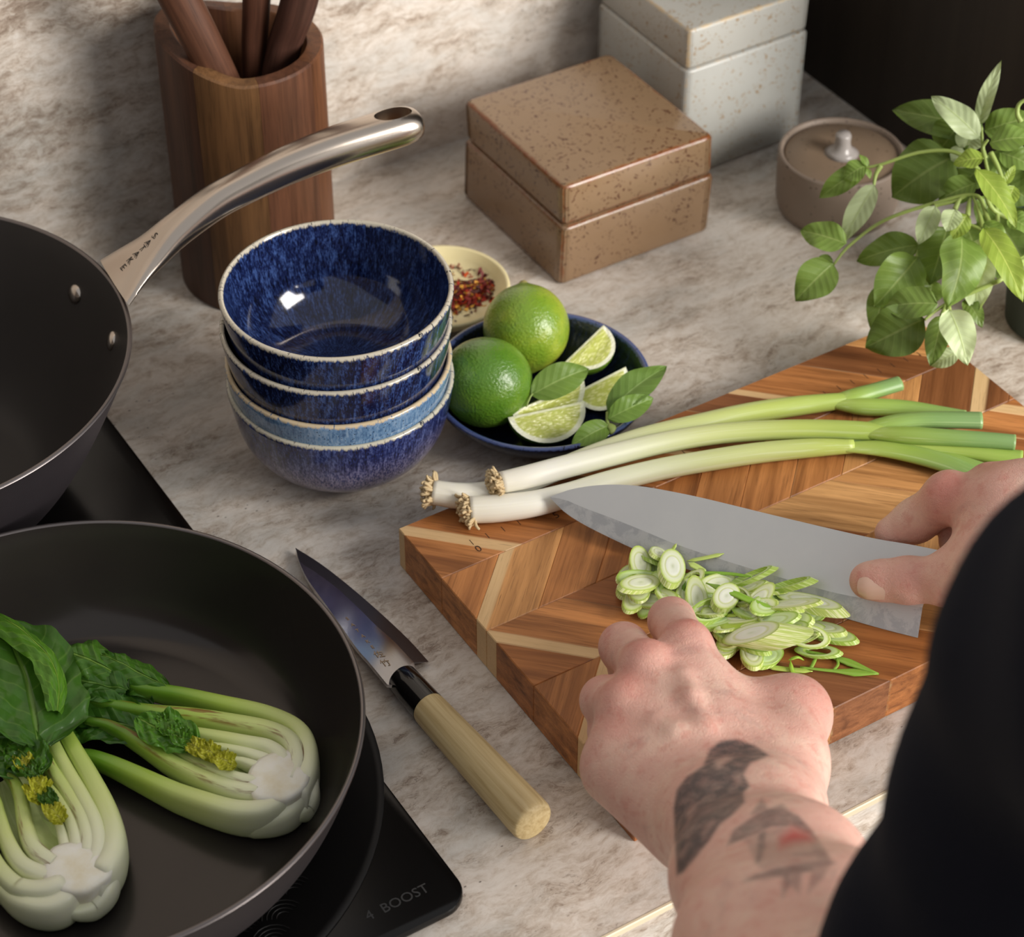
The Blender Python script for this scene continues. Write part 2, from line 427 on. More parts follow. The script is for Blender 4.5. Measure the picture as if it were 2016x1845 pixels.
# frying pan in front
pan = make_pan('frying_pan', 'dark glossy frying pan holding two seared pak choi halves', PANC, .0066, .104, PANR, PANZ-.0066, .0026, M_pan_in, M_pan_out, (.62, 1.55))
pa = math.radians(205); pd = np.array([math.cos(pa), math.sin(pa), 0])
path = np.array([np.array([*PANC, 0])+pd*r+np.array([0, 0, z]) for r, z in ((.138, .052), (.16, .064), (.19, .080), (.23, .094), (.27, .100), (.31, .098))])
S2 = spline(path, 30)
V, F, Q = sweep(S2, np.interp(np.linspace(0, 1, 30), [0, .25, .6, .95, 1], [.02, .011, .010, .012, .003]), np.interp(np.linspace(0, 1, 30), [0, .25, .95, 1], [.004, .007, .009, .002]), 20)
mk('handle', V, F, M_steel, pan, q=Q)
for s in (-1, 1):
    a = pa+s*.11; p = np.array([PANC[0]+math.cos(a)*.1335, PANC[1]+math.sin(a)*.1335, .050])
    mk('rivet', *dome(p, (-math.cos(a), -math.sin(a), .4), .0055, .0025), M_rivet, pan)

# ================================================================== ceramics
def glaze(name, dark, mid, light, rimc, rim_w=.0020, drip=.0030, light_low=None, low_at=None, speck=None):
    """q = (around, around, distance from rim)"""
    t = NT(name); q = t.q(); d = t.xyz(q)[2]
    ns = t.noise(t.map(q, (420, 420, 90)), 1, 4, .7)          # drips along the wall
    nf = t.noise(t.map(q, (900, 900, 420)), 1, 3, .65)         # fine fleck
    nb = t.noise(t.map(q, (60, 60, 60)), 1, 4, .6)
    f = t.math('ADD', t.math('MULTIPLY', ns, .45), t.math('ADD', t.math('MULTIPLY', nf, .4), t.math('MULTIPLY', nb, .15)))
    col = t.ramp(f, [(.40, dark), (.50, mid), (.60, light)])
    if light_low:
        m = t.step(t.math('ADD', d, t.math('MULTIPLY', t.math('SUBTRACT', ns, .5), .03)), low_at, low_at+.03)
        col = t.mix(t.math('MULTIPLY', m, .8), col, t.mix(t.step(nf, .35, .6), mid, light_low))
    if speck:
        col = t.mix(t.step(t.vor(q, 420), .22, .12), col, speck)
    edge = t.math('ADD', d, t.math('MULTIPLY', t.math('SUBTRACT', ns, .5), drip*2.2))
    rimcol = t.mix(t.step(t.noise(t.map(q, (700, 700, 250)), 1, 3, .6), .60, .68), rimc, dark)
    col = t.mix(t.step(edge, rim_w+drip*.45, rim_w-drip*.15), col, rimcol)
    return t.P(col=col, rough=.10, spec=.5, coat=.3, coatr=.04, nor=t.bump(nb, .06, .001))
M_navy = glaze('navy_reactive_glaze', C(8, 10, 24), C(22, 32, 72), C(62, 86, 140), C(196, 188, 170))
M_navy2 = glaze('navy_lilac_glaze', C(14, 17, 44), C(34, 44, 96), C(84, 98, 150), C(198, 192, 172), light_low=C(142, 130, 150), low_at=.010)
M_sky = glaze('light_blue_glaze', C(66, 98, 138), C(104, 140, 178), C(140, 166, 194), C(206, 186, 152), speck=C(34, 44, 70))
M_plate = glaze('plate_glaze', C(9, 10, 21), C(15, 18, 38), C(28, 35, 64), C(70, 84, 130), rim_w=.0022, drip=.002)
def rimdist(prof, k):
    P = np.asarray(prof); arc = np.r_[0, np.cumsum(np.linalg.norm(np.diff(P, axis=0), axis=1))]
    return np.abs(arc-arc[k])
def vessel(name, prof, rim_i, c, mat, label, cat, seg=112, group=None, parent=None):
    V, F, Q = lathe(prof, seg, c)
    P = np.asarray(prof); rd = rimdist(prof, rim_i)
    # replace arc by distance from rim
    arc = np.r_[0, np.cumsum(np.linalg.norm(np.diff(P, axis=0), axis=1))]
    Q = Q.copy(); Q[:, 2] = np.abs(Q[:, 2]-arc[rim_i])
    o = mk(name, V, F, mat, parent, q=Q, origin=c if parent is None else None)
    if label: tag(o, label, cat, group)
    return o
def bowl_profile(R, h, foot=.030, th=.0028):
    out = [(0, .0025), (foot-.004, .0025), (foot-.003, 0), (foot, 0), (foot+.001, .003)]
    zs = np.linspace(0, 1, 14)[1:]
    pts = spline([(foot+.001, .003), (R*.70, .0105), (R*.835, .020), (R*.915, .030), (R*.957, .042), (R*.985, .052), (R, h-.0015)], 22)
    out += [tuple(x) for x in pts[1:]]
    k = len(out)+1
    out += [(R-.0006, h-.0003), (R-.0017, h), (R-.0028, h-.0004)]
    inn = []
    P = np.array(out[4:-3]); T = np.gradient(P, axis=0); T /= np.linalg.norm(T, axis=1)[:, None]; N = np.c_[-T[:, 1], T[:, 0]]
    I = (P+N*th)[::-1]
    for r, z in I[1:]:
        if z > .0062 and r > .012: inn.append((r, z))
    out += inn + [(.018, .0062), (0, .0058)]
    return out, k
BR = .0645
bp, bk = bowl_profile(BR, .0600)
BC = np.array([.4475, .905])
stack = [(0, (.0002, .0010), M_navy2, 'navy bowl with a lilac-flecked lower wall at the bottom of the stack'),
         (.0150, (-.0003, .0006), M_sky, 'light blue speckled bowl, third down in the stack'),
         (.0390, (-.0004, .0008), M_navy, 'dark navy bowl between the light blue bowl and the topmost bowl'),
         (.0622, (.0006, 0), M_navy, 'dark navy bowl, topmost of the stack, its glossy inside open to view')]
bp2, bk2 = bowl_profile(.0638, .0600)
for z, off, mt, lb in stack:
    vessel('ramen_bowl', bp2 if mt is M_sky else bp, bk, (BC[0]+off[0], BC[1]+off[1], z), mt, lb, 'bowl', group='stacked glazed bowls')
# shallow dish with limes
PLC = np.array([.5640, .8774]); PLR = .0650
pp = [(0, .003), (.030, .003), (.031, 0), (.034, 0), (.035, .003), (.047, .0070), (.057, .0140), (.0630, .0215), (PLR, .0262), (PLR-.0004, .0272), (PLR-.0018, .0276), (PLR-.0032, .0268), (.0595, .0195), (.053, .0125), (.045, .0085), (.034, .0066), (.015, .0062), (0, .0061)]
vessel('shallow_dish', pp, 10, (*PLC, 0), M_plate, 'shallow navy dish filled with limes, lime wedges and basil', 'dish', 128)
# cream dish with chilli
CDC = np.array([.5668, .9974]); CDR = .0430
t = NT('cream_glaze'); q = t.q(); M_cream = t.P(col=t.mix(t.noise(q, 120, 3), C(226, 212, 160), C(234, 222, 176)), rough=.32, spec=.4)
cpz = [(0, .002), (.020, .002), (.021, 0), (.0245, 0), (.026, .003), (.034, .0065), (.0400, .0115), (CDR, .0165), (CDR-.0003, .0176), (CDR-.0016, .0181), (CDR-.0030, .0172), (.0375, .0118), (.031, .0078), (.022, .0058), (0, .0053)]
vessel('condiment_dish', cpz, 9, (*CDC, 0), M_cream, 'small cream dish of chilli flakes behind the blue bowls', 'dish', 96)
# chilli flakes: far too many to count
t = NT('chilli_flake'); r_ = t.attr('tone')
M_chilli = t.P(col=t.ramp(r_, [(0, C(70, 20, 14)), (.35, C(120, 26, 16)), (.62, C(158, 40, 18)), (.78, C(196, 78, 24)), (.84, C(226, 168, 60)), (1, C(240, 212, 130))], 'CONSTANT'), rough=.45)
Vs, Fs, tone = [], [], []
fc = at(922, 576, .008)[:2]
def dishz(p):
    r = np.linalg.norm(p-CDC); return .0056+max(0, r-.022)**2*22
for i in range(1000):
    if i < 920:
        u = rng.normal(0, 1, 2)
        p = fc+np.array([u[0]*.0115, u[1]*.0066])*(.95 if i < 850 else 1.4)
        mound = max(0, 1-((p[0]-fc[0])/.022)**2-((p[1]-fc[1])/.014)**2)
    else:
        p = at(905+rng.normal(0, 22), 522+rng.normal(0, 9), .008)[:2]; mound = 0
    if np.linalg.norm(p-CDC) > .034: continue
    z = dishz(p)+.0004+rng.random()*.0035*mound
    s = .0009+rng.random()*.0016
    a = rng.random()*6.28; tilt = rng.normal(0, .45, 2)
    n0 = len(Vs)
    k = 5
    ang = np.sort(rng.random(k))*6.28
    for lay in (0, 1):
        for t_ in ang:
            dx, dy = s*math.cos(t_)*1.3, s*.8*math.sin(t_)
            X_, Y_ = dx*math.cos(a)-dy*math.sin(a), dx*math.sin(a)+dy*math.cos(a)
            Vs.append((p[0]+X_, p[1]+Y_, z+X_*tilt[0]+Y_*tilt[1]+lay*.00035))
    Fs += [tuple(n0+j for j in range(k))[::-1], tuple(n0+k+j for j in range(k))]+[(n0+j, n0+(j+1) % k, n0+k+(j+1) % k, n0+k+j) for j in range(k)]
    tv = rng.random(); tone += [tv]*(2*k)
cf = mk('chilli_flakes', Vs, Fs, M_chilli, smooth=False, attrs={'tone': tone}, origin=(*fc, .0055))
tag(cf, 'heap of dark red chilli flakes with yellow seeds in the cream dish', 'chilli', kind='stuff')

# ---- lidded boxes
def box_glaze(name, base, dark, edge, spot_scale, spot_amt, half, edge_w, rough):
    t = NT(name); v = t.obj(); x = t.xyz(v)
    s1 = t.vor(t.mix(.02, t.map(v, (1, 1, 1)), t.noise(v, 60, 3, .6, 0, 'Color'), 'LINEAR_LIGHT'), spot_scale)
    gate = t.noise(v, 45, 3, .6)
    m = t.math('MULTIPLY', t.step(s1, .30, .20), t.step(gate, spot_amt+.06, spot_amt-.02))
    tone = t.noise(v, 24, 5, .65)
    col = t.mix(tone, base[0], base[1])
    col = t.mix(m, col, dark)
    a = t.math('SUBTRACT', t.math('ABSOLUTE', x[0]), half[0]); b = t.math('SUBTRACT', t.math('ABSOLUTE', x[1]), half[1]); c = t.math('SUBTRACT', t.math('ABSOLUTE', t.math('SUBTRACT', x[2], half[3])), half[2])
    med = t.math('MAXIMUM', t.math('MINIMUM', a, b), t.math('MINIMUM', t.math('MAXIMUM', a, b), c))
    en = t.math('ADD', med, t.math('MULTIPLY', t.math('SUBTRACT', t.noise(v, 150, 4, .7), .5), .006))
    col = t.mix(t.math('MULTIPLY', t.step(en, -edge_w, -edge_w*.3), .85), col, edge)
    return t.P(col=col, rough=rough, spec=.5, coat=.15, coatr=.1, nor=t.bump(t.noise(v, 120, 4, .6), .25, .0006))
def lidded_box(name, label, x0, x1, y0, y1, zs, zt, mats, bev, inset=.0012):
    root = thing(name, label, 'box', ((x0+x1)/2, (y0+y1)/2, 0))
    def wob(V, amp=.0006):
        V = V.copy(); V[:, 0] += amp*np.sin(V[:, 1]*120+V[:, 2]*60); V[:, 1] += amp*np.sin(V[:, 0]*110+V[:, 2]*70); return V
    def rbox(z0, z1, s=0):
        poly = rrect(x0+s, x1-s, y0+s, y1-s, bev*1.6, 4)
        V, F = prism(poly, z0, z1, bev, 3); return wob(V), F
    def sub(V, F):
        return V, F
    mk('base', *rbox(.0004, zs-.0008), mats[0], root, sharp=50)
    mk('collar', *boxg(x0+.006, x1-.006, y0+.006, y1-.006, zs-.004, zs+.002), mats[0], root, smooth=False)
    mk('lid', *rbox(zs, zt, inset), mats[1], root, sharp=50)
    return root
bx = (.642, .758, .976, 1.097)
hb = ((bx[1]-bx[0])/2, (bx[3]-bx[2])/2)
Mb0 = box_glaze('brown_glaze_base', (C(124, 98, 72), C(140, 112, 84)), C(78, 48, 30), C(122, 68, 32), 240, .50, (hb[0], hb[1], .0226, .0228), .0026, .26)
Mb1 = box_glaze('brown_glaze_lid', (C(126, 101, 74), C(142, 115, 87)), C(80, 46, 28), C(126, 66, 26), 205, .78, (hb[0]-.0012, hb[1]-.0012, .0145, .0600), .0030, .24)
lidded_box('lidded_box', 'speckled brown glazed square box with lid beside the grey box', *bx, .0456, .0745, (Mb0, Mb1), .0030)
gx = (.776, .876, 1.035, 1.140); hg_ = ((gx[1]-gx[0])/2, (gx[3]-gx[2])/2)
Mg0 = box_glaze('grey_glaze_base', (C(160, 160, 154), C(172, 172, 167)), C(146, 126, 100), C(186, 170, 146), 200, .56, (hg_[0], hg_[1], .0425, .0427), .0015, .42)
Mg1 = box_glaze('grey_glaze_lid', (C(163, 162, 155), C(175, 174, 168)), C(146, 126, 100), C(186, 164, 130), 200, .56, (hg_[0]-.001, hg_[1]-.001, .0145, .0995), .0018, .42)
lidded_box('lidded_box', 'tall pale grey speckled box with lid against the dark cabinet', *gx, .0850, .1140, (Mg0, Mg1), .0022, .0008)
# ---- small round pot
PTC = np.array([.8452, .9546])
t = NT('taupe_stoneware'); v = t.obj()
M_taupe = t.P(col=t.mix(t.step(t.vor(v, 200), .16, .10), t.mix(t.noise(v, 40, 4), C(122, 108, 96), C(136, 121, 108)), C(70, 58, 48)), rough=.5, spec=.35)
M_taupe_lid = (lambda t: t.P(col=t.mix(t.step(t.vor(t.obj(), 210), .18, .12), t.mix(t.noise(t.obj(), 60, 4), C(116, 98, 80), C(130, 111, 92)), C(70, 54, 42)), rough=.45, spec=.35))(NT('taupe_lid'))
pot = thing('lidded_pot', 'small round taupe stoneware pot with a knobbed lid', 'pot', (*PTC, 0))
mk('body', *lathe([(0, 0), (.033, 0), (.0385, .003), (.0405, .010), (.0412, .030), (.0412, .0430), (.0405, .0443), (.0392, .0446), (.0382, .0438), (.0378, .0405), (.030, .0395), (0, .0395)], 96, (*PTC, 0))[:2], M_taupe, pot, sharp=60)
lid = mk('lid', *lathe([(0, .0397), (.0368, .0397), (.0372, .0408), (.0362, .0420), (.020, .0428), (0, .0430)], 96, (*PTC, 0))[:2], M_taupe_lid, pot)
mk('knob', *lathe([(0, .0425), (.0115, .0428), (.0085, .0448), (.0058, .0475), (.0050, .0520), (.0052, .0560), (.0044, .0578), (0, .0582)], 40, (*PTC, 0))[:2], flat('knob_glaze', C(150, 144, 140), .25), lid)
# ================================================================== chopping board
BT = .028                                   # board top
BX0, BX1, BY0, BY1 = .4283, .7872, .5777, .8077
t = NT('acacia'); q = t.q(); x = t.xyz(q)
oc = t.objcol(); oa = t.objalpha(); rn = t.objrnd()
off = t.comb(t.math('MULTIPLY', rn, 17.0), t.math('MULTIPLY', rn, 5.0), t.math('MULTIPLY', rn, 9.0))
qq = t.n('ShaderNodeVectorMath', {0: q, 1: off}, operation='ADD').outputs[0]
band = t.noise(t.map(qq, (7, 190, 120)), 1, 4, .6, .6)
fine = t.noise(t.map(qq, (35, 1300, 900)), 1, 3, .6, .2)
pore = t.noise(t.map(qq, (60, 2600, 2600)), 1, 2, .5)
k = t.ramp(band, [(.26, (.40, .34, .30, 1)), (.44, (.82, .78, .74, 1)), (.57, (1.08, 1.08, 1.08, 1)), (.74, (1.42, 1.46, 1.50, 1))])
col = t.mix(1.0, oc, k, 'MULTIPLY')
col = t.mix(t.math('MULTIPLY', t.step(fine, .50, .72), .38), col, C(84, 46, 24))
sap = t.step(t.math('ADD', x[2], t.math('MULTIPLY', t.math('SUBTRACT', band, .5), .004)), t.math('ADD', t.math('MULTIPLY', t.math('SUBTRACT', 1.0, oa), .030), .0008), t.math('SUBTRACT', t.math('MULTIPLY', t.math('SUBTRACT', 1.0, oa), .030), .0012))
col = t.mix(t.math('MULTIPLY', sap, .88), col, t.mix(fine, C(226, 194, 146), C(204, 166, 116)))
col = t.mix(t.math('MULTIPLY', t.step(pore, .66, .74), .5), col, C(60, 34, 20))
M_acacia = t.P(col=col, rough=.46, spec=.35, nor=t.bump(fine, .12, .0003))
board = thing('chopping_board', 'thick acacia chopping board patterned with chevron strips', 'chopping board', ((BX0+BX1)/2, (BY0+BY1)/2, 0))
def clip(poly, axis, lim, keep_less):
    out = []
    for i in range(len(poly)):
        a, b = poly[i], poly[(i+1) % len(poly)]
        ia = (a[axis] <= lim) if keep_less else (a[axis] >= lim); ib = (b[axis] <= lim) if keep_less else (b[axis] >= lim)
        if ia: out.append(a)
        if ia != ib:
            s = (lim-a[axis])/(b[axis]-a[axis]); out.append((a[0]+(b[0]-a[0])*s, a[1]+(b[1]-a[1])*s))
    return out
WOODS = [C(176, 116, 66), C(150, 92, 50), C(192, 138, 84), C(128, 80, 46), C(200, 150, 96), C(164, 104, 56), C(184, 122, 70), C(140, 90, 56)]
RH = (BY1-BY0)/5
seams0 = {0: 1.2301, 1: -.2975, 2: 1.1346, 3: -.2005, 4: 1.0420}
r5 = random.Random(5)
for row in range(5):
    yt = BY1-row*RH; yb = yt-RH; sg = 1 if row % 2 == 0 else -1     # sg 1: x+y=s
    s = seams0[row]-.060; seams = [s]
    s = seams0[row]
    while s < (BX1+RH if sg == 1 else BX1)+.9 and len(seams) < 30:
        seams.append(s); s += r5.choice([.030, .036, .042, .05, .056])
    for i in range(len(seams)-1):
        a, b = seams[i], seams[i+1]
        if sg == 1: poly = [(a-yt, yt), (a-yb, yb), (b-yb, yb), (b-yt, yt)]
        else: poly = [(a+yt, yt), (a+yb, yb), (b+yb, yb), (b+yt, yt)]
        poly = clip(clip(poly, 0, BX0, False), 0, BX1, True)
        pl = []
        for p_ in poly:
            if not pl or math.hypot(p_[0]-pl[-1][0], p_[1]-pl[-1][1]) > 1e-4: pl.append(p_)
        if len(pl) > 1 and math.hypot(pl[0][0]-pl[-1][0], pl[0][1]-pl[-1][1]) < 1e-4: pl.pop()
        if len(pl) < 3: continue
        ar = .5*abs(sum(pl[j][0]*pl[(j+1) % len(pl)][1]-pl[(j+1) % len(pl)][0]*pl[j][1] for j in range(len(pl))))
        if ar < 6e-6: continue
        # hair-line joints: shrink each strip a touch
        cx_, cy_ = np.mean(pl, axis=0)
        V, F = prism(pl, .0004, BT, .0005, 1)
        g = nrm((1, -1, 0)) if sg == 1 else nrm((1, 1, 0))
        n_ = nrm((1, 1, 0)) if sg == 1 else nrm((1, -1, 0))
        d0 = np.array([a-yt if sg == 1 else a+yt, yt, 0])
        Q = np.c_[(V-d0)@g, V[:, 2], (V-d0)@n_]
        first_sap = (i == 1) or r5.random() < .18
        c_ = list(WOODS[r5.randrange(len(WOODS))]); 
        if i == 0: c_ = list([WOODS[0], WOODS[6], WOODS[5], WOODS[0], WOODS[1]][row])
        if i == 1: c_ = list([WOODS[5], WOODS[2], WOODS[0], WOODS[5], WOODS[3]][row])
        c_[3] = 1-(.0075/.030 if i == 1 else r5.choice([.0045, .008])/.030) if first_sap else 1.0
        mk('strip', V, F, M_acacia, board, smooth=False, q=Q, color=c_)
# engraved ruler marks
M_burn = flat('burnt_mark', C(62, 36, 20), .7)
t0 = at(928.2, 1067.8, BT); parts = []
for i in range(0, 33):
    xx = t0[0]+.01*i
    if xx > BX1-.02: break
    parts.append(boxg(xx-.00022, xx+.00022, t0[1]-.0022, t0[1]+.0022, BT-.0003, BT+.00006))
mk('ruler_marks', *join(*parts), M_burn, board, smooth=False)
for ch, pp_ in (('0', (946, 1085)), ('5', (1099, 1019))):
    mk('numeral', *glyphs(ch, .0068, at(*pp_, BT+.00006), (1, 0, 0), (0, 1, 0)), M_burn, board, smooth=False)

# ================================================================== knives
t = NT('satin_blade'); v = t.obj()
n = t.noise(t.map(v, (40, 40, 40), (0, 0, 0)), 1, 5, .6)
M_blade = t.P(col=t.mix(n, C(210, 209, 206), C(224, 223, 220)), metal=.82, rough=t.math('ADD', t.math('MULTIPLY', n, .12), .32), nor=t.bump(t.noise(v, 700, 2), .03, .0002))
t = NT('dull_bevel'); v = t.obj(); n = t.noise(v, 90, 6, .7, .5)
M_bevel = t.P(col=t.mix(t.step(n, .45, .56), C(184, 185, 186), C(202, 202, 201)), metal=.85, rough=t.math('ADD', t.math('MULTIPLY', n, .25), .36), nor=t.bump(n, .15, .0003))
def resample(P, n):
    P = np.asarray(P, float); L = np.r_[0, np.cumsum(np.linalg.norm(np.diff(P, axis=0), axis=1))]; s = np.linspace(0, L[-1], n)
    return np.c_[[np.interp(s, L, P[:, i]) for i in range(P.shape[1])]].T
def blade_mesh(spine, bevel, edge, n, th, N=40):
    """spine / bevel / edge: 3-D point lists from tip to heel, on the blade's middle plane"""
    A, B, E_ = (resample(spline(x, 60), N) for x in (spine, bevel, edge)); n = np.asarray(n)
    f = np.linspace(0, 1, N)[:, None]; tt = th*(.25+.75*np.clip(f*3, 0, 1))
    rings = np.stack([A+n*tt, B+n*tt*.75, E_, B-n*tt*.75, A-n*tt], 1).reshape(-1, 3)
    up, lo = [], []
    for i in range(N-1):
        a, b = i*5, (i+1)*5
        up += [(a, a+1, b+1, b), (a+3, a+4, b+4, b+3), (a+4, a, b, b+4)]
        lo += [(a+1, a+2, b+2, b+1), (a+2, a+3, b+3, b+2)]
    e = (N-1)*5; up.append((e, e+1, e+3, e+4)); lo.append((e+1, e+2, e+3))
    return rings, up, lo
heel = at(1808, 1255, BT+.0006); b1 = at(1290, 1102, BT+.0040)
r_ = ray(1735, 1062); spn = CAM+r_*1.190
KN = nrm(np.cross(b1-heel, spn-heel)); KN = KN if np.dot(KN, CAM-heel) > 0 else -KN
kp = lambda pts: np.array([on_plane(x, y, heel, KN) for x, y in pts])
sp_ = kp([(1082, 979), (1123, 964), (1172, 956), (1222, 954.5), (1271, 959), (1332, 970), (1393, 983), (1516, 1013), (1638, 1042), (1724, 1061), (1790, 1072), (1850, 1084)])
bv_ = kp([(1082, 979), (1112, 984), (1150, 1000), (1209, 1022), (1271, 1047), (1332, 1072), (1424, 1103), (1516, 1131), (1638, 1166), (1730, 1183), (1816, 1196)])
ed_ = kp([(1082, 979), (1111, 1008), (1148, 1032), (1197, 1057), (1246, 1080), (1289, 1098), (1400, 1137), (1530, 1178), (1663, 1217), (1740, 1239), (1807, 1256)])
knife = thing('chef_knife', 'large satin steel chef knife held over the sliced spring onion', 'knife', heel)
V, up_, lo_ = blade_mesh(sp_, bv_, ed_, KN, .0011)
mk('blade', V, up_, M_blade, knife, sharp=20); mk('bevel', V, lo_, M_bevel, knife, sharp=20)
hp = kp([(1835, 1112), (1870, 1121), (1960, 1143), (2060, 1168), (2160, 1194), (2230, 1212)])
S3 = spline(hp, 20)
mk('handle', *sweep(S3, np.interp(np.arange(20), [0, 2, 18, 19], [.006, .0095, .0110, .0075]), np.interp(np.arange(20), [0, 2, 18, 19], [.006, .0120, .0135, .009]), 20, up=nrm(spn-heel))[:2], flat('dark_handle', C(34, 28, 25), .4), knife)

# small knife on the worktop
T_ = at(581.6, 1079, .0035); N_ = at(786, 1336, .0098); Hl = at(844, 1303, .0030)
SN = nrm(np.cross(N_-T_, Hl-T_)); SN = SN if SN[2] > 0 else -SN
sp = lambda pts: np.array([on_plane(x, y, T_, SN) for x, y in pts])
spine = sp([(581.6, 1079), (591, 1113), (609, 1149), (650, 1206), (700, 1277), (725, 1306), (762, 1351)])
bev = sp([(581.6, 1079), (591, 1107), (622, 1129), (663, 1160), (704, 1198), (737, 1231), (776, 1266), (814, 1306)])
edge = sp([(581.6, 1079), (611.5, 1097), (642, 1118), (683.5, 1150.6), (724.7, 1185.6), (766, 1222.7), (807, 1262), (844, 1303)])
t = NT('mirror_blade'); v = t.q(); n = t.noise(t.map(t.obj(), (900, 60, 60), (0, 0, 0), (0, 0, .9)), 1, 2)
M_mirror = t.P(col=C(190, 188, 190), metal=1.0, rough=t.math('ADD', t.math('MULTIPLY', n, .06), .12), nor=t.bump(n, .02, .0002))
sk = thing('petty_knife', 'small kitchen knife with black ferrule and pale wooden handle on the worktop', 'knife', (*N_[:2], 0))
V, up_, lo_ = blade_mesh(spine, bev, edge, SN, .0010)
bl = mk('blade', V, up_, M_mirror, sk, sharp=20); mk('bevel', V, lo_, flat('petty_bevel', C(120, 116, 118), .38, metal=1.0), sk, sharp=20)
# choil between heel and ferrule
ch = sp([(762, 1351), (814, 1306), (817, 1319), (806, 1337), (780, 1352)])
mk('neck', np.vstack([ch+SN*.00095, ch-SN*.00095]), [tuple(range(5)), tuple(range(9, 4, -1))]+[(i, (i+1) % 5, 5+(i+1) % 5, 5+i) for i in range(5)], M_mirror, sk, smooth=False)
axis = [at(789, 1334, .0098), at(843, 1394, .0100), at(1051, 1620, .0116)]
A0, A1, A2 = axis
M_black = flat('black_ferrule', C(14, 13, 13), .14)
t = NT('magnolia_wood'); q = t.q(); g = t.noise(t.map(q, (10, 300, 300)), 1, 4, .6, .5)
M_mag = t.P(col=t.ramp(g, [(.3, C(182, 156, 108)), (.5, C(206, 184, 136)), (.7, C(218, 199, 154))]), rough=.5, nor=t.bump(g, .1, .0002), spec=.3)
mk('ferrule', *sweep(np.array([A0+(A1-A0)*s for s in (0, .03, .06, .5, 1.0)]), [.0068, .0078, .0084, .0087, .0090], [.0072, .0084, .0090, .0093, .0096], 28)[:2], M_black, sk, sharp=40)
ss = [0, .02, .3, .6, .93, .975, .99, 1.0]
V, F, Q = sweep(np.array([A1+(A2-A1)*s for s in ss]), [.0088, .0091, .0098, .0106, .0113, .0112, .0107, .0099], [.0094, .0097, .0104, .0111, .0117, .0116, .0111, .0103], 36)
mk('handle', V, F, M_mag, sk, q=Q, sharp=50)
M_gold = flat('etched_mark', C(150, 128, 104), .5)
bd = nrm(T_-N_)
for ch_, (lx, ly) in zip('SATAKE', [(683, 1221), (693.5, 1233), (703, 1244), (713.5, 1255), (723, 1265.5), (732.5, 1276.5)]):
    p = on_plane(lx, ly, T_, SN)+SN*.0011
    mk('letter', *glyphs(ch_, .0036, p-bd*.0013, np.cross(bd, SN), bd), M_gold, bl, smooth=False)
for ch_, (lx, ly) in zip('\u4f50\u7af9', [(745, 1291), (758, 1308)]):
    p = on_plane(lx, ly, T_, SN)+SN*.0011
    mk('letter', *glyphs(ch_, .0060, p-bd*.0022, np.cross(bd, SN), bd), M_gold, bl, smooth=False)

# ================================================================== spring onions
t = NT('spring_onion'); q = t.q(); u = t.attr('u')
st = t.noise(t.map(q, (6, 900, 900)), 1, 3, .6)
st2 = t.noise(t.map(q, (25, 500, 500)), 1, 4, .65)
uu = t.math('ADD', u, t.math('MULTIPLY', t.math('SUBTRACT', st2, .5), .06))
col = t.ramp(uu, [(0, C(232, 226, 208)), (.10, C(238, 236, 224)), (.24, C(226, 228, 196)), (.36, C(206, 212, 150)), (.52, C(178, 192, 100)), (.70, C(146, 172, 78)), (.86, C(124, 156, 92)), (1, C(120, 150, 98))])
col = t.mix(t.math('MULTIPLY', t.step(st, .52, .70), .30), col, t.mix(t.step(u, .3, .7), C(246, 244, 234), C(196, 212, 160)))
M_onion = t.P(col=col, rough=.36, spec=.4, sss=.12, ssss=.004, sssr=(1, 1, .4), nor=t.bump(st, .12, .0003))
M_root = flat('onion_roots', C(206, 182, 140), .75)
def stalk(root, pts, zs, rs, urange, name='stalk', flatk=1.0, n=60, seg=18):
    P = np.array([at(x, y, z) for (x, y), z in zip(pts, zs)])
    S = spline(np.c_[P, np.array(rs)*1.10*(np.interp(np.linspace(0, 1, len(rs)), [0, .85, 1], [1, 1, .68]) if name == 'stalk' else np.interp(np.linspace(0, 1, len(rs)), [0, .2, 1], [.55, 1, 1]))], n)
    S[:, 2] += .0008
    V, F, Q = sweep(S[:, :3], S[:, 3], S[:, 3]*flatk, seg)
    u = urange[0]+(urange[1]-urange[0])*Q[:, 0]/Q[:, 0].max()
    return mk(name, V, F, M_onion, root, q=Q, attrs={'u': u})
def roots(root, px_, z, r, d, seed):
    rr = random.Random(seed); c = at(*px_, z); d = nrm(d); a = nrm(np.cross(d, (0, 0, 1))); b = np.cross(d, a); parts = []
    for i in range(130):
        th, rad = rr.random()*6.28, r*1.12*math.sqrt(rr.random())
        p0 = c+a*math.cos(th)*rad+b*math.sin(th)*rad-d*.003
        dirn = nrm(d+(a*math.cos(th)+b*math.sin(th))*rr.uniform(-.4, 1.0)+np.array([rr.uniform(-.7, .7) for _ in range(3)]))
        p1 = p0+dirn*rr.uniform(.003, .0065); p2 = p1+nrm(dirn+np.array([rr.uniform(-1, 1) for _ in range(3)]))*rr.uniform(.0015, .003)
        parts.append(sweep(spline([p0, p1, p2], 5), [.0011, .0010, .0010, .0009, .0006], None, 5)[:2])
    mk('roots', *join(*parts), M_root, root)
def onion(label, pts, zs, rs, ur, rootpx, rz, rr_, rd, seed, leaves):
    root = thing('spring_onion', label, 'spring onion', at(*pts[0], BT), 'whole spring onions on the board')
    stalk(root, pts, zs, rs, ur)
    roots(root, rootpx, rz, rr_, rd, seed)
    for lp, lz, lr, lu, fk in leaves: stalk(root, lp, lz, lr, lu, 'leaf', fk, 40)
    return root
px2d = lambda a, b: at(*b, .035)-at(*a, .035)
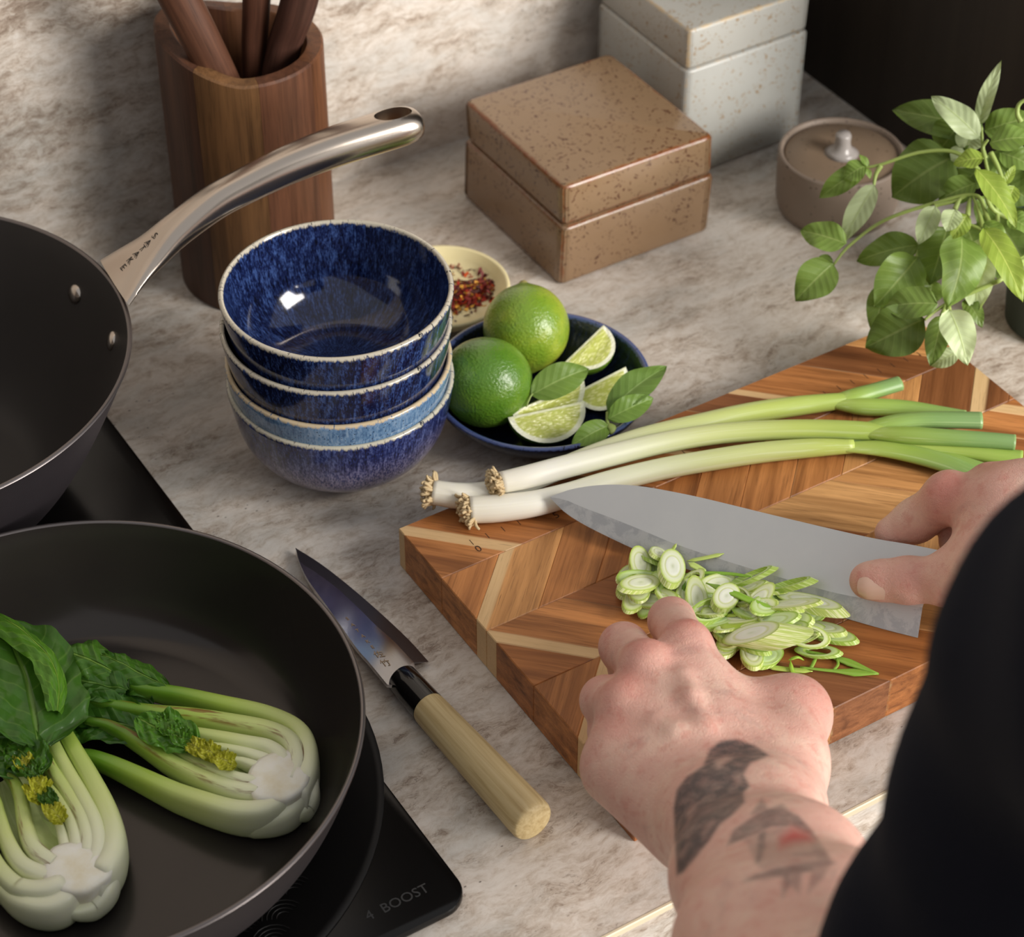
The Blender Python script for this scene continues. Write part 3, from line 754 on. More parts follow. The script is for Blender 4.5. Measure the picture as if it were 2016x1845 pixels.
onion('spring onion lying uppermost across the others, its cut leaf ends wide and square',
      [(985, 953), (1040, 941), (1110, 922), (1200, 899), (1300, 875), (1400, 858), (1500, 850), (1600, 848), (1700, 851), (1760, 855)],
      [.0440, .0435, .0425, .0410, .0395, .0385, .0375, .037, .037, .037], [.0056, .0060, .0059, .0058, .0056, .0054, .0053, .0053, .0055, .0055], (0.02, .68), (975, 956), .0440, .0050, px2d((985, 953), (965, 958)), 1,
      [([(1690, 846), (1750, 836), (1810, 829), (1870, 829), (1932, 830)], [.0385, .0400, .0405, .0405, .0405], [.0040, .0046, .0050, .0052, .0052], (.66, .98), .75),
       ([(1690, 853), (1780, 859), (1870, 864), (1950, 869), (1998, 873)], [.037, .039, .0405, .041, .041], [.0050, .0050, .0047, .0045, .0044], (.60, .95), .85)])
onion('spring onion bent under the others at the root, its leaf tip reaching towards the basil',
      [(852, 971), (900, 978), (950, 975), (1010, 962), (1090, 930), (1180, 893), (1270, 862), (1380, 836), (1480, 815), (1580, 800), (1690, 788)],
      [.0375, .0360, .0350, .0345, .0340, .0340, .0345, .0345, .0345, .0345, .0345], [.0062, .0066, .0062, .0058, .0055, .0053, .0053, .0054, .0056, .0058, .0058], (0.0, .66), (846, 970), .0375, .0052, px2d((870, 972), (846, 968)), 2,
      [([(1630, 793), (1680, 783), (1720, 772), (1771, 757)], [.0350, .0360, .0365, .0370], [.0050, .0048, .0046, .0045], (.58, .95), .8),
       ([(1640, 797), (1700, 803), (1780, 806), (1850, 816), (1900, 824)], [.0345, .0340, .0335, .0335, .0335], [.0050, .0049, .0046, .0042, .0040], (.62, .84), .9)])
onion('spring onion with the stoutest root end, running closest to the knife blade',
      [(925, 1006), (980, 1003), (1050, 994), (1120, 976), (1200, 951), (1300, 926), (1400, 908), (1500, 893), (1600, 884), (1680, 881)],
      [.0355, .0352, .0350, .0348, .0346, .0344, .0342, .0342, .0342, .0342], [.0068, .0070, .0066, .0061, .0058, .0056, .0055, .0054, .0053, .0052], (0.0, .56), (918, 1006), .0355, .0060, px2d((950, 1003), (918, 1010)), 3,
      [([(1640, 882), (1730, 885), (1800, 897), (1870, 917), (1940, 946), (1990, 962)], [.0342, .0342, .0340, .0345, .0350, .0350], [.0050, .0054, .0062, .0062, .0050, .0045], (.55, .92), .5),
       ([(1700, 878), (1800, 880), (1880, 888), (1950, 898), (2012, 906)], [.0335, .0335, .034, .0345, .0345], [.0044, .0044, .0044, .0046, .0050], (.55, .72), .8),
       ([(1790, 893), (1860, 905), (1930, 925), (2000, 948), (2040, 960)], [.0335, .0335, .0335, .0335, .0335], [.0040, .0046, .0048, .0048, .0046], (.62, .95), .5),
       ([(1560, 866), (1640, 862), (1720, 862), (1780, 866)], [.0335, .0335, .0335, .0335], [.0030, .0036, .0038, .0036], (.75, 1.0), .5)])

# ================================================================== sliced spring onion
t = NT('onion_slice'); r = t.attr('rad'); sd = t.attr('side'); oc = t.objcol()
ring = t.ramp(r, [(0, C(206, 214, 184)), (.20, C(228, 233, 214)), (.50, C(234, 238, 224)), (.60, C(210, 219, 156)), (.68, C(226, 232, 206)), (.86, C(220, 229, 180)), (.95, C(188, 207, 112)), (1, C(168, 195, 84))])
wall = t.mix(t.step(t.noise(t.map(t.q(), (1500, 1500, 60)), 1, 2), .45, .6), C(190, 208, 112), C(228, 234, 180))
M_slice = t.P(col=t.mix(1.0, t.mix(sd, ring, wall), oc, 'MULTIPLY'), rough=.3, spec=.45, sss=.15, ssss=.003, sssr=(1, 1, .4))
t = NT('onion_shred'); M_shred = t.P(col=t.mix(1.0, t.mix(t.noise(t.map(t.q(), (20, 900, 900)), 1, 3), C(150, 182, 62), C(196, 212, 120)), t.objcol(), 'MULTIPLY'), rough=.3, spec=.45, sss=.1, ssss=.003)
def slice_mesh(r, el, thick, hollow, shear, seg=22):
    """oval cut through a stalk: rings of the layers on both faces, stretched by el along x"""
    rad = ([hollow] if hollow else [0])+[.3, .5, .58, .64, .84, .92, 1.0]; rad = [a for i, a in enumerate(rad) if i == 0 or a > hollow+.03]
    V, R, SD, Q, F = [], [], [], [], []
    for side in (1, -1):
        for k_, rr in enumerate(rad):
            bump = .00025*math.sin(rr*18)
            for j in range(seg):
                a = j*2*math.pi/seg
                V.append((rr*r*el*math.cos(a)+shear*side*thick*.5, rr*r*math.sin(a), side*(thick*.5+bump*(side > 0)))); R.append(rr); SD.append(0); Q.append((r*math.cos(a), r*math.sin(a), side*thick))
    m_ = len(rad)*seg
    for b0, rev in ((0, False), (m_, True)):
        for k_ in range(len(rad)-1):
            for j in range(seg):
                f = (b0+k_*seg+j, b0+(k_+1)*seg+j, b0+(k_+1)*seg+(j+1) % seg, b0+k_*seg+(j+1) % seg); F.append(f[::-1] if rev else f)
        if not hollow: F.append(tuple(range(b0, b0+seg))[::-1] if rev else tuple(range(b0, b0+seg)))
    def wall_(i0, i1, out):
        s = len(V)
        for i in (i0, i1):
            for j in range(seg): V.append(V[i+j]); R.append(1); SD.append(1); Q.append(Q[i+j])
        for j in range(seg):
            f = (s+j, s+seg+j, s+seg+(j+1) % seg, s+(j+1) % seg); F.append(f if out else f[::-1])
    wall_((len(rad)-1)*seg, m_+(len(rad)-1)*seg, True)
    if hollow: wall_(0, m_, False)
    return np.array(V), F, np.array(Q), R, SD
def place(V, c, az, tilt, roll):
    M_ = (Matrix.Rotation(az, 3, 'Z') @ Matrix.Rotation(tilt, 3, 'Y') @ Matrix.Rotation(roll, 3, 'X'))
    return np.asarray(c)+V@np.array(M_).T
SL = 'thin pale oval slice of spring onion in the heap beside the knife blade'
SLG = 'thin green-tinged oval slice of spring onion in the heap beside the knife blade'
GRP = 'sliced spring onion heap'
def slc(x, y, r, el, th, az, tilt=0, roll=0, z=.002, hollow=0, shear=1.2, tint=(1, 1, 1, 1), label=SL):
    V, F, Q, R, SD = slice_mesh(r*1.12, el*1.18, th, hollow, shear)
    W = place(V, (0, 0, 0), math.radians(az), math.radians(tilt), math.radians(roll))
    lift = BT+z-W[:, 2].min()
    p = at(x, y, lift)
    o = mk('spring_onion_slice', W+p, F, M_slice, None, q=Q, attrs={'rad': R, 'side': SD}, sharp=50, color=tint, origin=p+np.array([0, 0, W[:, 2].min()]))
    return tag(o, label, 'spring onion', GRP if label == SL else 'green-tinged sliced spring onion' if label == SLG else None)
def shred(pts, zs, ra, rb, tint=(1, 1, 1, 1), label='curled green shred of spring onion lying in the sliced heap', up=(0, 0, 1)):
    P = np.array([at(x, y, BT+z) for (x, y), z in zip(pts, zs)]); n = 22; S = spline(P, n); f = np.linspace(0, 1, n)
    w = np.clip(np.minimum(f, 1-f)*6, .15, 1)
    V, F, Q = sweep(S, ra*w, rb*np.clip(w, .5, 1), 8, up=up)
    if label.startswith('curled green') and tint[0] > 1: label = label.replace('curled green', 'curled whitish')
    if label.startswith('curled green') and tint[0] < .75: label = label.replace('curled green', 'curled dark green')
    o = mk('spring_onion_shred', V, F, M_shred, None, q=Q, color=tint, origin=(*S[n//2][:2], V[:, 2].min()))
    return tag(o, label, 'spring onion', label[:label.index(' shred')]+' onion shreds in the heap' if 'curled' in label else None)
Wt, Gt, Yt = (1, 1, 1, 1), (.80, .94, .60, 1), (1.02, 1.03, .90, 1)
for a in [  # x, y, r, elong, thick, azimuth, tilt, roll, z
    (1245, 1132, .0058, 1.5, .0020, 20, 12, 8, .004), (1260, 1112, .0056, 1.5, .0022, 60, -10, 20, .008), (1258, 1150, .0060, 1.7, .0022, 5, 18, 0, .010), (1286, 1178, .0062, 1.8, .0020, 130, 15, -8, .003),
    (1240, 1155, .0054, 1.5, .0018, 30, 5, 5, .001), (1300, 1160, .0058, 1.6, .002, 75, 8, 8, .002), (1275, 1098, .005, 1.5, .0018, 100, 10, 35, .006), (1296, 1090, .0045, 1.6, .0016, 40, 30, 20, .007),
    (1352, 1170, .0055, 2.0, .002, 40, 10, 25, .003), (1372, 1182, .0058, 1.9, .002, 60, -12, 22, .005), (1395, 1205, .0058, 2.0, .0022, 10, 8, 8, .003), (1350, 1205, .0050, 1.8, .0018, 35, 5, 12, .002),
    (1412, 1222, .0056, 1.9, .002, 5, 10, -10, .006), (1450, 1232, .0052, 1.6, .002, 80, 20, 20, .004), (1440, 1262, .0056, 1.5, .002, 20, 5, 5, .002), (1465, 1215, .0056, 2.0, .002, 150, 10, 10, .007),
    (1478, 1270, .0056, 1.6, .002, 110, 8, 15, .002), (1500, 1215, .0058, 2.0, .002, 140, -8, 18, .006), (1530, 1190, .0058, 1.9, .002, 120, 10, 22, .008), (1550, 1215, .0056, 1.9, .002, 125, 10, -10, .005),
    (1575, 1235, .0056, 2.0, .002, 150, -8, 10, .003), (1500, 1165, .0055, 1.8, .002, 140, 12, 30, .005), (1470, 1160, .005, 1.8, .0018, 150, 25, 20, .003), (1440, 1170, .005, 1.9, .0018, 30, 10, 10, .002),
    (1620, 1238, .0054, 1.8, .0025, 130, 5, 15, .001), (1640, 1252, .0050, 2.0, .0022, 128, 5, 5, .001), (1510, 1295, .0052, 1.5, .0018, 10, 6, 6, .001), (1480, 1290, .0054, 1.5, .0018, 60, 5, 5, .003),
    (1460, 1250, .0055, 1.7, .002, 170, 18, 10, .008), (1545, 1240, .0055, 1.9, .002, 140, 20, 5, .002), (1410, 1150, .005, 2.0, .0018, 0, 14, 25, .003), (1380, 1155, .005, 2.0, .0018, 15, 10, 20, .002),
    (1425, 1245, .0055, 1.6, .002, 70, 15, 10, .004), (1430, 1275, .005, 1.5, .002, 30, 10, 0, .001), (1560, 1190, .0055, 2.2, .0018, 135, 20, 20, .010), (1520, 1225, .0056, 2.0, .0018, 155, 15, 10, .010)]:
    gr_ = (a[0]*7+a[1]) % 3 == 0
    slc(*a, tint=Gt if gr_ else Yt, shear=.8, label=SLG if gr_ else SL)
slc(1322, 1120, .0066, 1.75, .0032, 50, 8, 22, .010, shear=.4, label='thick white oval spring onion slice standing clear at the end of the heap')
slc(1428, 1178, .0058, 1.12, .0046, 20, -10, 16, .011, shear=.2, label='short upright chunk of spring onion near the middle of the heap')
slc(1600, 1190, .0062, 2.2, .0040, 124, 6, 14, .008, label='longest pale oval spring onion slice leaning on the knife edge')
slc(1512, 1252, .0068, 1.7, .0095, 148, 22, 8, .009, shear=1.6, label='fat diagonal chunk of spring onion beside the tattooed hand')
slc(1558, 1152, .0060, 1.75, .0030, 128, 34, 20, .007, hollow=.86, tint=Gt, label='hollow green leaf ring of spring onion against the blade')
slc(1480, 1136, .0055, 1.9, .0024, 150, 30, 25, .004, hollow=.82, tint=Gt, label='half-hidden hollow green leaf ring touching the blade')
slc(1395, 1205, .0062, 1.9, .0030, 12, 14, 14, .008, hollow=.80, tint=Gt, label='broad dark-edged hollow ring of spring onion by the index finger')
slc(1612, 1283, .0044, 2.0, .0016, 140, 5, 5, .001, hollow=.62, tint=Gt, label='small loose green ring of spring onion beside the pointed leaf end')
shred([(1390, 1148), (1440, 1166), (1490, 1188), (1540, 1206)], [.016, .0175, .0165, .012], .0024, .0008, (.62, .85, .40, 1), 'long broad dark green strip of spring onion across the heap')
shred([(1345, 1130), (1400, 1128), (1440, 1130), (1482, 1136)], [.008, .009, .009, .008], .0011, .0006, (.6, .85, .4, 1))
shred([(1300, 1100), (1322, 1084), (1332, 1070)], [.010, .013, .016], .0010, .0005, (1.15, 1.15, 1.3, 1))
shred([(1352, 1105), (1390, 1098), (1425, 1090)], [.010, .012, .013], .0014, .0006, (1.15, 1.12, 1.3, 1))
shred([(1355, 1108), (1375, 1118), (1392, 1130)], [.011, .010, .008], .0022, .0006, (1.2, 1.15, 1.5, 1))
shred([(1316, 1155), (1322, 1178), (1318, 1198)], [.008, .005, .002], .0008, .0006, (.9, 1, .6, 1))
shred([(1350, 1145), (1340, 1172), (1334, 1192)], [.010, .008, .003], .0010, .0006, (.5, .75, .4, 1))
shred([(1362, 1155), (1360, 1180), (1352, 1200)], [.010, .008, .003], .0010, .0006, (.55, .8, .4, 1))
shred([(1415, 1232), (1445, 1236), (1472, 1230)], [.012, .013, .012], .0026, .0008, (1, 1.05, .6, 1))
shred([(1556, 1300), (1560, 1322), (1575, 1330), (1590, 1332)], [.004, .002, .0012, .0012], .0012, .0006, (.8, 1, .5, 1))
shred([(1552, 1300), (1570, 1294), (1583, 1300)], [.006, .007, .003], .0010, .0005, (.8, 1, .5, 1))
shred([(1505, 1312), (1550, 1318), (1600, 1322)], [.001, .001, .001], .0018, .0006, (1.1, 1.1, 1.0, 1))
for i in range(22):
    x0_, y0_ = 1290+r5.random()*280, 0
    y0_ = 1120+(x0_-1290)*.33+r5.uniform(0, 60); a_ = r5.uniform(-.3, 1.0); L_ = r5.uniform(25, 60)
    zz = r5.uniform(.003, .010)
    shred([(x0_-L_*math.cos(a_)*.5, y0_-L_*math.sin(a_)*.5), (x0_, y0_-r5.uniform(-6, 6)), (x0_+L_*math.cos(a_)*.5, y0_+L_*math.sin(a_)*.5)], [zz, zz+.002, zz], r5.uniform(.0008, .0022), .0005, r5.choice([(1, 1, .8, 1), (1.15, 1.12, 1.2, 1), (.7, .9, .5, 1)]))
for i in range(26):
    x0_ = 1235+r5.random()*380; yc = 1140+(x0_-1235)*.27; y0_ = yc+r5.uniform(-28, 42)
    gr_ = r5.random() < .35
    slc(x0_, y0_, r5.uniform(.0042, .0060), r5.uniform(1.4, 2.2), r5.uniform(.0010, .0018), r5.uniform(0, 180), r5.uniform(-22, 22), r5.uniform(-22, 26), r5.uniform(.001, .010), tint=Gt if gr_ else Yt, shear=.6, hollow=r5.choice([0, 0, 0, .6, .72]), label=SLG if gr_ else SL)
# the pointed, slit leaf end lying apart
lf = [(1568, 1298), (1600, 1290), (1640, 1298), (1690, 1312), (1728, 1326)]
P = np.array([at(x, y, BT+.0012) for x, y in [(1590, 1306), (1630, 1310), (1680, 1320), (1728, 1327)]])
V1 = sweep(spline([at(x, y, BT+.0013) for x, y in [(1572, 1280), (1620, 1289), (1660, 1300), (1730, 1327)]], 16), np.interp(np.linspace(0, 1, 16), [0, .5, .75, 1], [.0008, .0013, .0028, .0003]), .0006, 8)
V2 = sweep(spline([at(x, y, BT+.0013) for x, y in [(1575, 1314), (1620, 1319), (1670, 1323), (1730, 1327)]], 16), np.interp(np.linspace(0, 1, 16), [0, .5, .75, 1], [.0006, .0012, .0030, .0003]), .0006, 8)
V3 = sweep(spline([at(x, y, BT+.0013) for x, y in [(1606, 1288), (1604, 1300), (1596, 1316)]], 8), .0010, .0006, 8)
V4 = sweep(spline([at(x, y, BT+.0013) for x, y in [(1646, 1296), (1650, 1308), (1640, 1321)]], 8), .0008, .0006, 8)
o = mk('spring_onion_shred', *join(V1, V2, V3, V4)[:2], M_shred, None, q=join(V1, V2, V3, V4)[2], color=(.62, .82, .5, 1))
tag(o, 'pointed slit dark green leaf end of spring onion lying apart from the heap', 'spring onion')
# ================================================================== utensil holder
HC = np.array([.4887, 1.0949]); HR = .0496
hdv = nrm(np.array([*HC, 0]))[:2]; hlv = np.array([-hdv[1], hdv[0]])
t = NT('walnut'); q = t.q(); oc = t.objcol(); rn = t.objrnd()
qq = t.n('ShaderNodeVectorMath', {0: q, 1: t.comb(t.math('MULTIPLY', rn, 11.0), t.math('MULTIPLY', rn, 7.0), 0.0)}, operation='ADD').outputs[0]
g1 = t.noise(t.map(qq, (8, 170, 170)), 1, 4, .6, .5); g2 = t.noise(t.map(qq, (40, 1400, 1400)), 1, 3, .6)
k = t.ramp(g1, [(.30, (.55, .52, .5, 1)), (.5, (.95, .93, .92, 1)), (.7, (1.3, 1.27, 1.22, 1))])
col = t.mix(t.math('MULTIPLY', t.step(g2, .52, .70), .45), t.mix(1.0, oc, k, 'MULTIPLY'), C(36, 22, 14))
M_walnut = t.P(col=col, rough=.5, spec=.3, nor=t.bump(g2, .12, .0003))
uh = thing('utensil_holder', 'round walnut utensil holder of upright wooden staves with a slanted rim', 'utensil holder', (*HC, 0))
def top_z(a):
    s = max(0.0, float(np.dot((math.cos(a), math.sin(a)), hlv))); return .1655+.017*s**1.3
SCOL = [C(120, 82, 48), C(100, 62, 42), C(112, 70, 46), C(104, 70, 44), C(92, 58, 38), C(104, 66, 44), C(66, 44, 32), C(118, 84, 46)]
order = [C(96, 62, 44), C(104, 66, 42), C(112, 76, 50), C(100, 66, 44), C(92, 58, 40), C(86, 58, 42), C(80, 52, 38), C(112, 80, 50)]
for i in range(8):
    a0 = math.radians(-104+45*i); a1 = a0+math.radians(45)
    na = 10; ang = np.linspace(a0+.0015, a1-.0015, na)
    prof = lambda a: [(HR-.0105, .012), (HR-.0105, top_z(a)-.0012), (HR-.0095, top_z(a)), (HR-.0012, top_z(a)), (HR, top_z(a)-.0014), (HR, .0015), (HR-.001, .0003), (HR-.0105, .0003)]
    V, Q = [], []
    for a in ang:
        for r, z in prof(a): V.append((HC[0]+r*math.cos(a), HC[1]+r*math.sin(a), z)); Q.append((z, r*(a-a0), r))
    m_ = 8
    F = [(j*m_+k_, (j+1)*m_+k_, (j+1)*m_+(k_+1) % m_, j*m_+(k_+1) % m_) for j in range(na-1) for k_ in range(m_)]
    F += [tuple(range(m_)), tuple((na-1)*m_+k_ for k_ in range(m_))[::-1]]
    mk('stave', V, F, M_walnut, uh, q=Q, sharp=40, color=order[i])
V, F, Q = lathe([(0, .0005), (HR-.0108, .0005), (HR-.0108, .012), (0, .012)], 40, (*HC, 0)); mk('bottom', V, F, M_walnut, uh, q=Q, sharp=40, color=order[5])
def utensil(name, label, pts, rs, head, c):
    root = thing(name, label, 'utensil', pts[0])
    S = spline(np.c_[np.array(pts), rs], 40)
    V, F, Q = sweep(S[:, :3], S[:, 3]*1.15, S[:, 3]*.8, 18, up=(0, 1, .1)); mk('handle', V, F, M_walnut, root, q=Q, color=c)
    d = nrm(S[-1, :3]-S[-3, :3]); e = S[-1, :3]
    H_ = np.array([e+d*x for x in np.linspace(-.004, .075, 16)])
    w = np.array([.008, .010, .014, .019, .023, .026, .028, .029, .029, .0285, .0275, .026, .023, .019, .012, .003])*head[0]
    V, F, Q = sweep(H_, w, np.interp(np.linspace(0, 1, 16), [0, .15, .9, 1], [.007, .005, .0035, .001])*head[1], 20, up=(0, 1, .1)); mk('head', V, F, M_walnut, root, q=Q, color=c)
U1, U2, U3 = C(92, 60, 44), C(80, 50, 37), C(76, 50, 41)
utensil('wooden_spoon', 'reddish walnut spoon leaning towards the wok side of the holder', [(.512, 1.086, .013), (.485, 1.081, .10), (.4615, 1.0765, .172), (.4440, 1.083, .226), (.418, 1.092, .30)], [.008, .009, .0098, .0102, .009], (1, 1.2), U1)
utensil('wooden_spoon', 'slim dark walnut spoon standing upright in the middle of the holder', [(.497, 1.108, .013), (.4975, 1.100, .10), (.4975, 1.0935, .16), (.4985, 1.085, .21), (.499, 1.078, .30)], [.0065, .0072, .0072, .0078, .008], (.9, .7), U2)
utensil('wooden_spoon', 'thick plum-brown walnut spoon leaning in the holder towards the brown lidded box', [(.484, 1.098, .013), (.500, 1.090, .10), (.5115, 1.083, .16), (.5190, 1.0705, .20), (.536, 1.055, .29)], [.008, .0095, .0098, .0105, .009], (1.05, 1), U3)

# ================================================================== limes
def lime_mat(name, c0, c1):
    t = NT(name); v = t.obj()
    n = t.noise(v, 28, 3, .6); p = t.vor(v, 620, 'SMOOTH_F1')
    pores = t.step(t.vor(v, 480), .32, .12)
    col = t.mix(t.step(n, .35, .68), c0, c1); col = t.mix(t.math('MULTIPLY', pores, .35), col, C(66, 112, 20))
    return t.P(col=col, rough=.27, spec=.5, sss=.08, ssss=.004, nor=t.bump(t.math('ADD', t.noise(v, 620, 2, .5), t.math('MULTIPLY', n, .5)), .55, .0012), coat=.25, coatr=.12)
M_lime1 = lime_mat('lime_yellow_green', C(116, 148, 40), C(166, 178, 58)); M_lime2 = lime_mat('lime_green', C(82, 124, 32), C(114, 150, 46))
M_stub = flat('stem_scar', C(150, 140, 84), .7)
def lime(label, px_, z, r, axis, mt, stub=True):
    c = at(*px_, z); prof = []
    for a in np.linspace(-math.pi/2, math.pi/2, 34):
        rr = r*math.cos(a); zz = r*1.03*math.sin(a); e = abs(a)/(math.pi/2)
        if e > .86: zz += math.copysign((e-.86)/.14*r*.05, a)
        prof.append((max(rr, 0) if abs(a) < 1.57 else 0, zz))
    V, F, Q = lathe(prof, 48)
    ax = nrm(axis); u = nrm(np.cross(ax, (0, 0, 1))); w = np.cross(ax, u)
    W = c+V[:, :1]*u+V[:, 1:2]*w+V[:, 2:3]*ax
    root = thing('lime', label, 'lime', (c[0], c[1], c[2]-r))
    mk('peel', W, F, mt, root)
    if stub:
        V, F, Q = lathe([(0, .0012), (.0012, .001), (.0022, .0002), (.003, -.001)], 14); V = V+np.array([0, 0, r*1.075])
        mk('stem_scar', c+V[:, :1]*u+V[:, 1:2]*w+V[:, 2:3]*ax, F, M_stub, root)
lime('yellow-tinged lime resting at the back of the navy dish', (1036, 646), .0348, .0258, (.3, .6, .7), M_lime1)
lime('dark green lime with a stem scar beside the stacked bowls', (957, 753), .0342, .0264, nrm(_rt*1.0-_up*.12+_fw*.25), M_lime2)
t = NT('lime_flesh'); r = t.attr('rr'); q = t.q()
ves = t.vor(t.map(q, (300, 900, 700)), 1, 'F1'); vn = t.noise(t.map(q, (250, 900, 900)), 1, 3, .6)
fl_ = t.mix(vn, C(206, 208, 124), C(228, 228, 168)); fl_ = t.mix(t.step(ves, .25, .6), fl_, C(190, 196, 100))
col = t.mix(t.step(r, .84, .90), fl_, C(236, 236, 210)); col = t.mix(t.step(t.attr('core'), .10, .05), col, C(232, 232, 196))
M_flesh = t.P(col=col, rough=t.math('ADD', .14, t.math('MULTIPLY', t.step(r, .85, .9), .3)), spec=.5, sss=.25, ssss=.005, sssr=(1, 1, .4), nor=t.bump(t.math('ADD', ves, vn), .5, .0008))
def wedge(label, p0, p1, down, span, R, halves=(1, 1)):
    """p0,p1: ends of the core edge; down: direction from the core edge into the middle of the wedge; span: opening in degrees"""
    p0, p1 = np.asarray(p0), np.asarray(p1); ax = nrm(p1-p0); c = (p0+p1)/2; L = np.linalg.norm(p1-p0)/2
    dn = nrm(np.asarray(down)-np.dot(down, ax)*ax); sd = np.cross(ax, dn)
    root = thing('lime_wedge', label, 'lime wedge', c, 'cut lime wedges in the dish'); root['group'] = 'cut lime wedges in the dish'
    n, m_ = 20, 12; h = math.radians(span)/2
    def P(th, ph, k=1.0):
        # th along the core 0..pi, ph around -h..h
        return c+ax*(-L*math.cos(th))*k+(dn*math.cos(ph)+sd*math.sin(ph))*R*math.sin(th)*k
    V, F = [], []
    for i in range(n+1):
        for j in range(m_+1): V.append(P(math.pi*i/n, -h+2*h*j/m_))
    F = [(i*(m_+1)+j, i*(m_+1)+j+1, (i+1)*(m_+1)+j+1, (i+1)*(m_+1)+j) for i in range(n) for j in range(m_)]
    mk('peel', V, F, M_lime2, root)
    for s in (-1, 1):
        V, F, Q, RR, CO = [], [], [], [], []
        rad = np.r_[np.linspace(0, .86, 8), .89, .94, 1.0]
        for k in rad:
            for i in range(n+1):
                th = math.pi*i/n; b = .0007*math.sin(k*9)*(k < .86)*math.sin(th)
                p = P(th, s*h, 1.0); base = c+ax*(-L*math.cos(th))
                # scale towards core line, keeping lens shape
                pk = base*(1-k)+p*k
                out = np.cross(ax, dn*math.cos(s*h)+sd*math.sin(s*h))*s
                V.append(pk+out*b); rr = math.hypot(math.cos(th), k*math.sin(th)); RR.append(max(k*(.3+.7*math.sin(th)) if 0 else rr, 0)); CO.append(k*math.sin(th)); Q.append((-L*math.cos(th), k*R*math.sin(th), s*.01))
        F = [(a*(n+1)+i, a*(n+1)+i+1, (a+1)*(n+1)+i+1, (a+1)*(n+1)+i) for a in range(len(rad)-1) for i in range(n)]
        mk('cut_face', V, F, M_flesh, root, q=Q, attrs={'rr': RR, 'core': CO})
    return root
cv = -_fw      # towards the camera
wedge('front lime wedge with its cut face turned outward, peel resting on the dish rim', at(1000, 822, .0275), at(1150, 790, .0255), np.array([0, 0, -1])+cv*.50, 62, .0205)
wedge('lime wedge lying behind the outward-facing one, touching the basil leaf', at(1008, 812, .0280), at(1150, 750, .0300), np.array([0, 0, -1])+cv*-.35, 70, .0190)
wedge('lime wedge pointing at the dish rim beside the large basil leaf', at(1128, 775, .0200), at(1232, 722, .0290), np.array([0, 0, -1])+cv*.15, 70, .0180)
wedge('pale lime wedge standing against the yellow-tinged lime', at(1110, 715, .0260), at(1188, 640, .0330), np.array([0, 0, -1])+_rt*.75+cv*.3, 75, .0190)

# ================================================================== leaves
def leaf_material(name, top, top2, under, vein, trans=.25, rough=.42, crinkle=.25, vscale=7.0):
    t = NT(name); lt = t.attr('lt'); ls = t.attr('ls'); oc = t.objcol(); q = t.q()
    als = t.math('ABSOLUTE', ls)
    side = t.math('FRACT', t.math('SUBTRACT', t.math('MULTIPLY', lt, vscale), t.math('MULTIPLY', als, 1.5)))
    sv = t.step(t.math('ABSOLUTE', t.math('SUBTRACT', side, .5)), .07, .0)
    mid = t.step(als, .07, .015)
    vm = t.math('MAXIMUM', t.math('MULTIPLY', sv, .45), mid)
    n = t.noise(q, 130, 4, .6)
    back = t.n('ShaderNodeNewGeometry').outputs['Backfacing']
    ctop = t.mix(t.math('MULTIPLY', vm, .55), t.mix(n, top, top2), vein)
    cun = t.mix(t.math('MULTIPLY', vm, .6), under, vein)
    col = t.mix(1.0, t.mix(back, ctop, cun), oc, 'MULTIPLY')
    h = t.math('SUBTRACT', t.math('MULTIPLY', t.math('ABSOLUTE', t.math('SUBTRACT', side, .5)), -1.2), t.math('MULTIPLY', mid, .8))
    t.P(col=col, rough=rough, spec=.4, nor=t.bump(h, crinkle, .0012))
    tr = t.n('ShaderNodeBsdfTranslucent', {'Color': t.mix(1.0, col, (1.25, 1.35, .45, 1), 'MULTIPLY')})
    ms = t.n('ShaderNodeMixShader', {0: trans, 1: t.b.outputs[0], 2: tr.outputs[0]})
    t.t.links.new(ms.outputs[0], t.t.nodes['Material Output'].inputs[0])
    return t.mat
M_basil = leaf_material('basil_leaf', C(104, 130, 56), C(130, 156, 74), C(182, 196, 152), C(172, 190, 118), .26)
M_bstem = flat('basil_stem', C(142, 160, 84), .5)
def leaf_mesh(base, tip, width, normal, bend=.12, fold=.25, wave=.04, n=16, m=10, shape=(.62, .80), seed=0, twist=0.0):
    base, tip = np.asarray(base, float), np.asarray(tip, float); ax = tip-base; L = np.linalg.norm(ax); ax = ax/L
    nr = np.asarray(normal, float); nr = nrm(nr-np.dot(nr, ax)*ax); sd = np.cross(nr, ax)
    pk = (shape[0]/(shape[0]+shape[1])); mx = pk**shape[0]*(1-pk)**shape[1]
    rr = random.Random(seed); ph = rr.random()*6.28
    V, T_, S_, Q = [], [], [], []
    for i in range(n+1):
        f = i/n; w = width*.5*(max(f, 1e-4)**shape[0]*max(1-f, 0)**shape[1])/mx if 0 < f < 1 else width*.004
        tw = twist*f; s2 = sd*math.cos(tw)+nr*math.sin(tw); n2 = nr*math.cos(tw)-sd*math.sin(tw)
        for j in range(m+1):
            s = 2*j/m-1
            z = bend*L*(4*f*(1-f))*.5-bend*L*f*f*.6+fold*abs(s)*w-fold*.4*s*s*w+wave*width*math.sin(f*11+ph+s*2.2)*abs(s)**1.5+.03*width*math.sin((f*7-abs(s)*1.5)*6.28)*(1-abs(s))*min(1, abs(s)*5)
            V.append(base+ax*L*f+s2*w*s+n2*z); T_.append(f); S_.append(s); Q.append((f*L, s*w, z))
    F = [(i*(m+1)+j, i*(m+1)+j+1, (i+1)*(m+1)+j+1, (i+1)*(m+1)+j) for i in range(n) for j in range(m)]
    return np.array(V), F, np.array(Q), {'lt': T_, 'ls': S_}
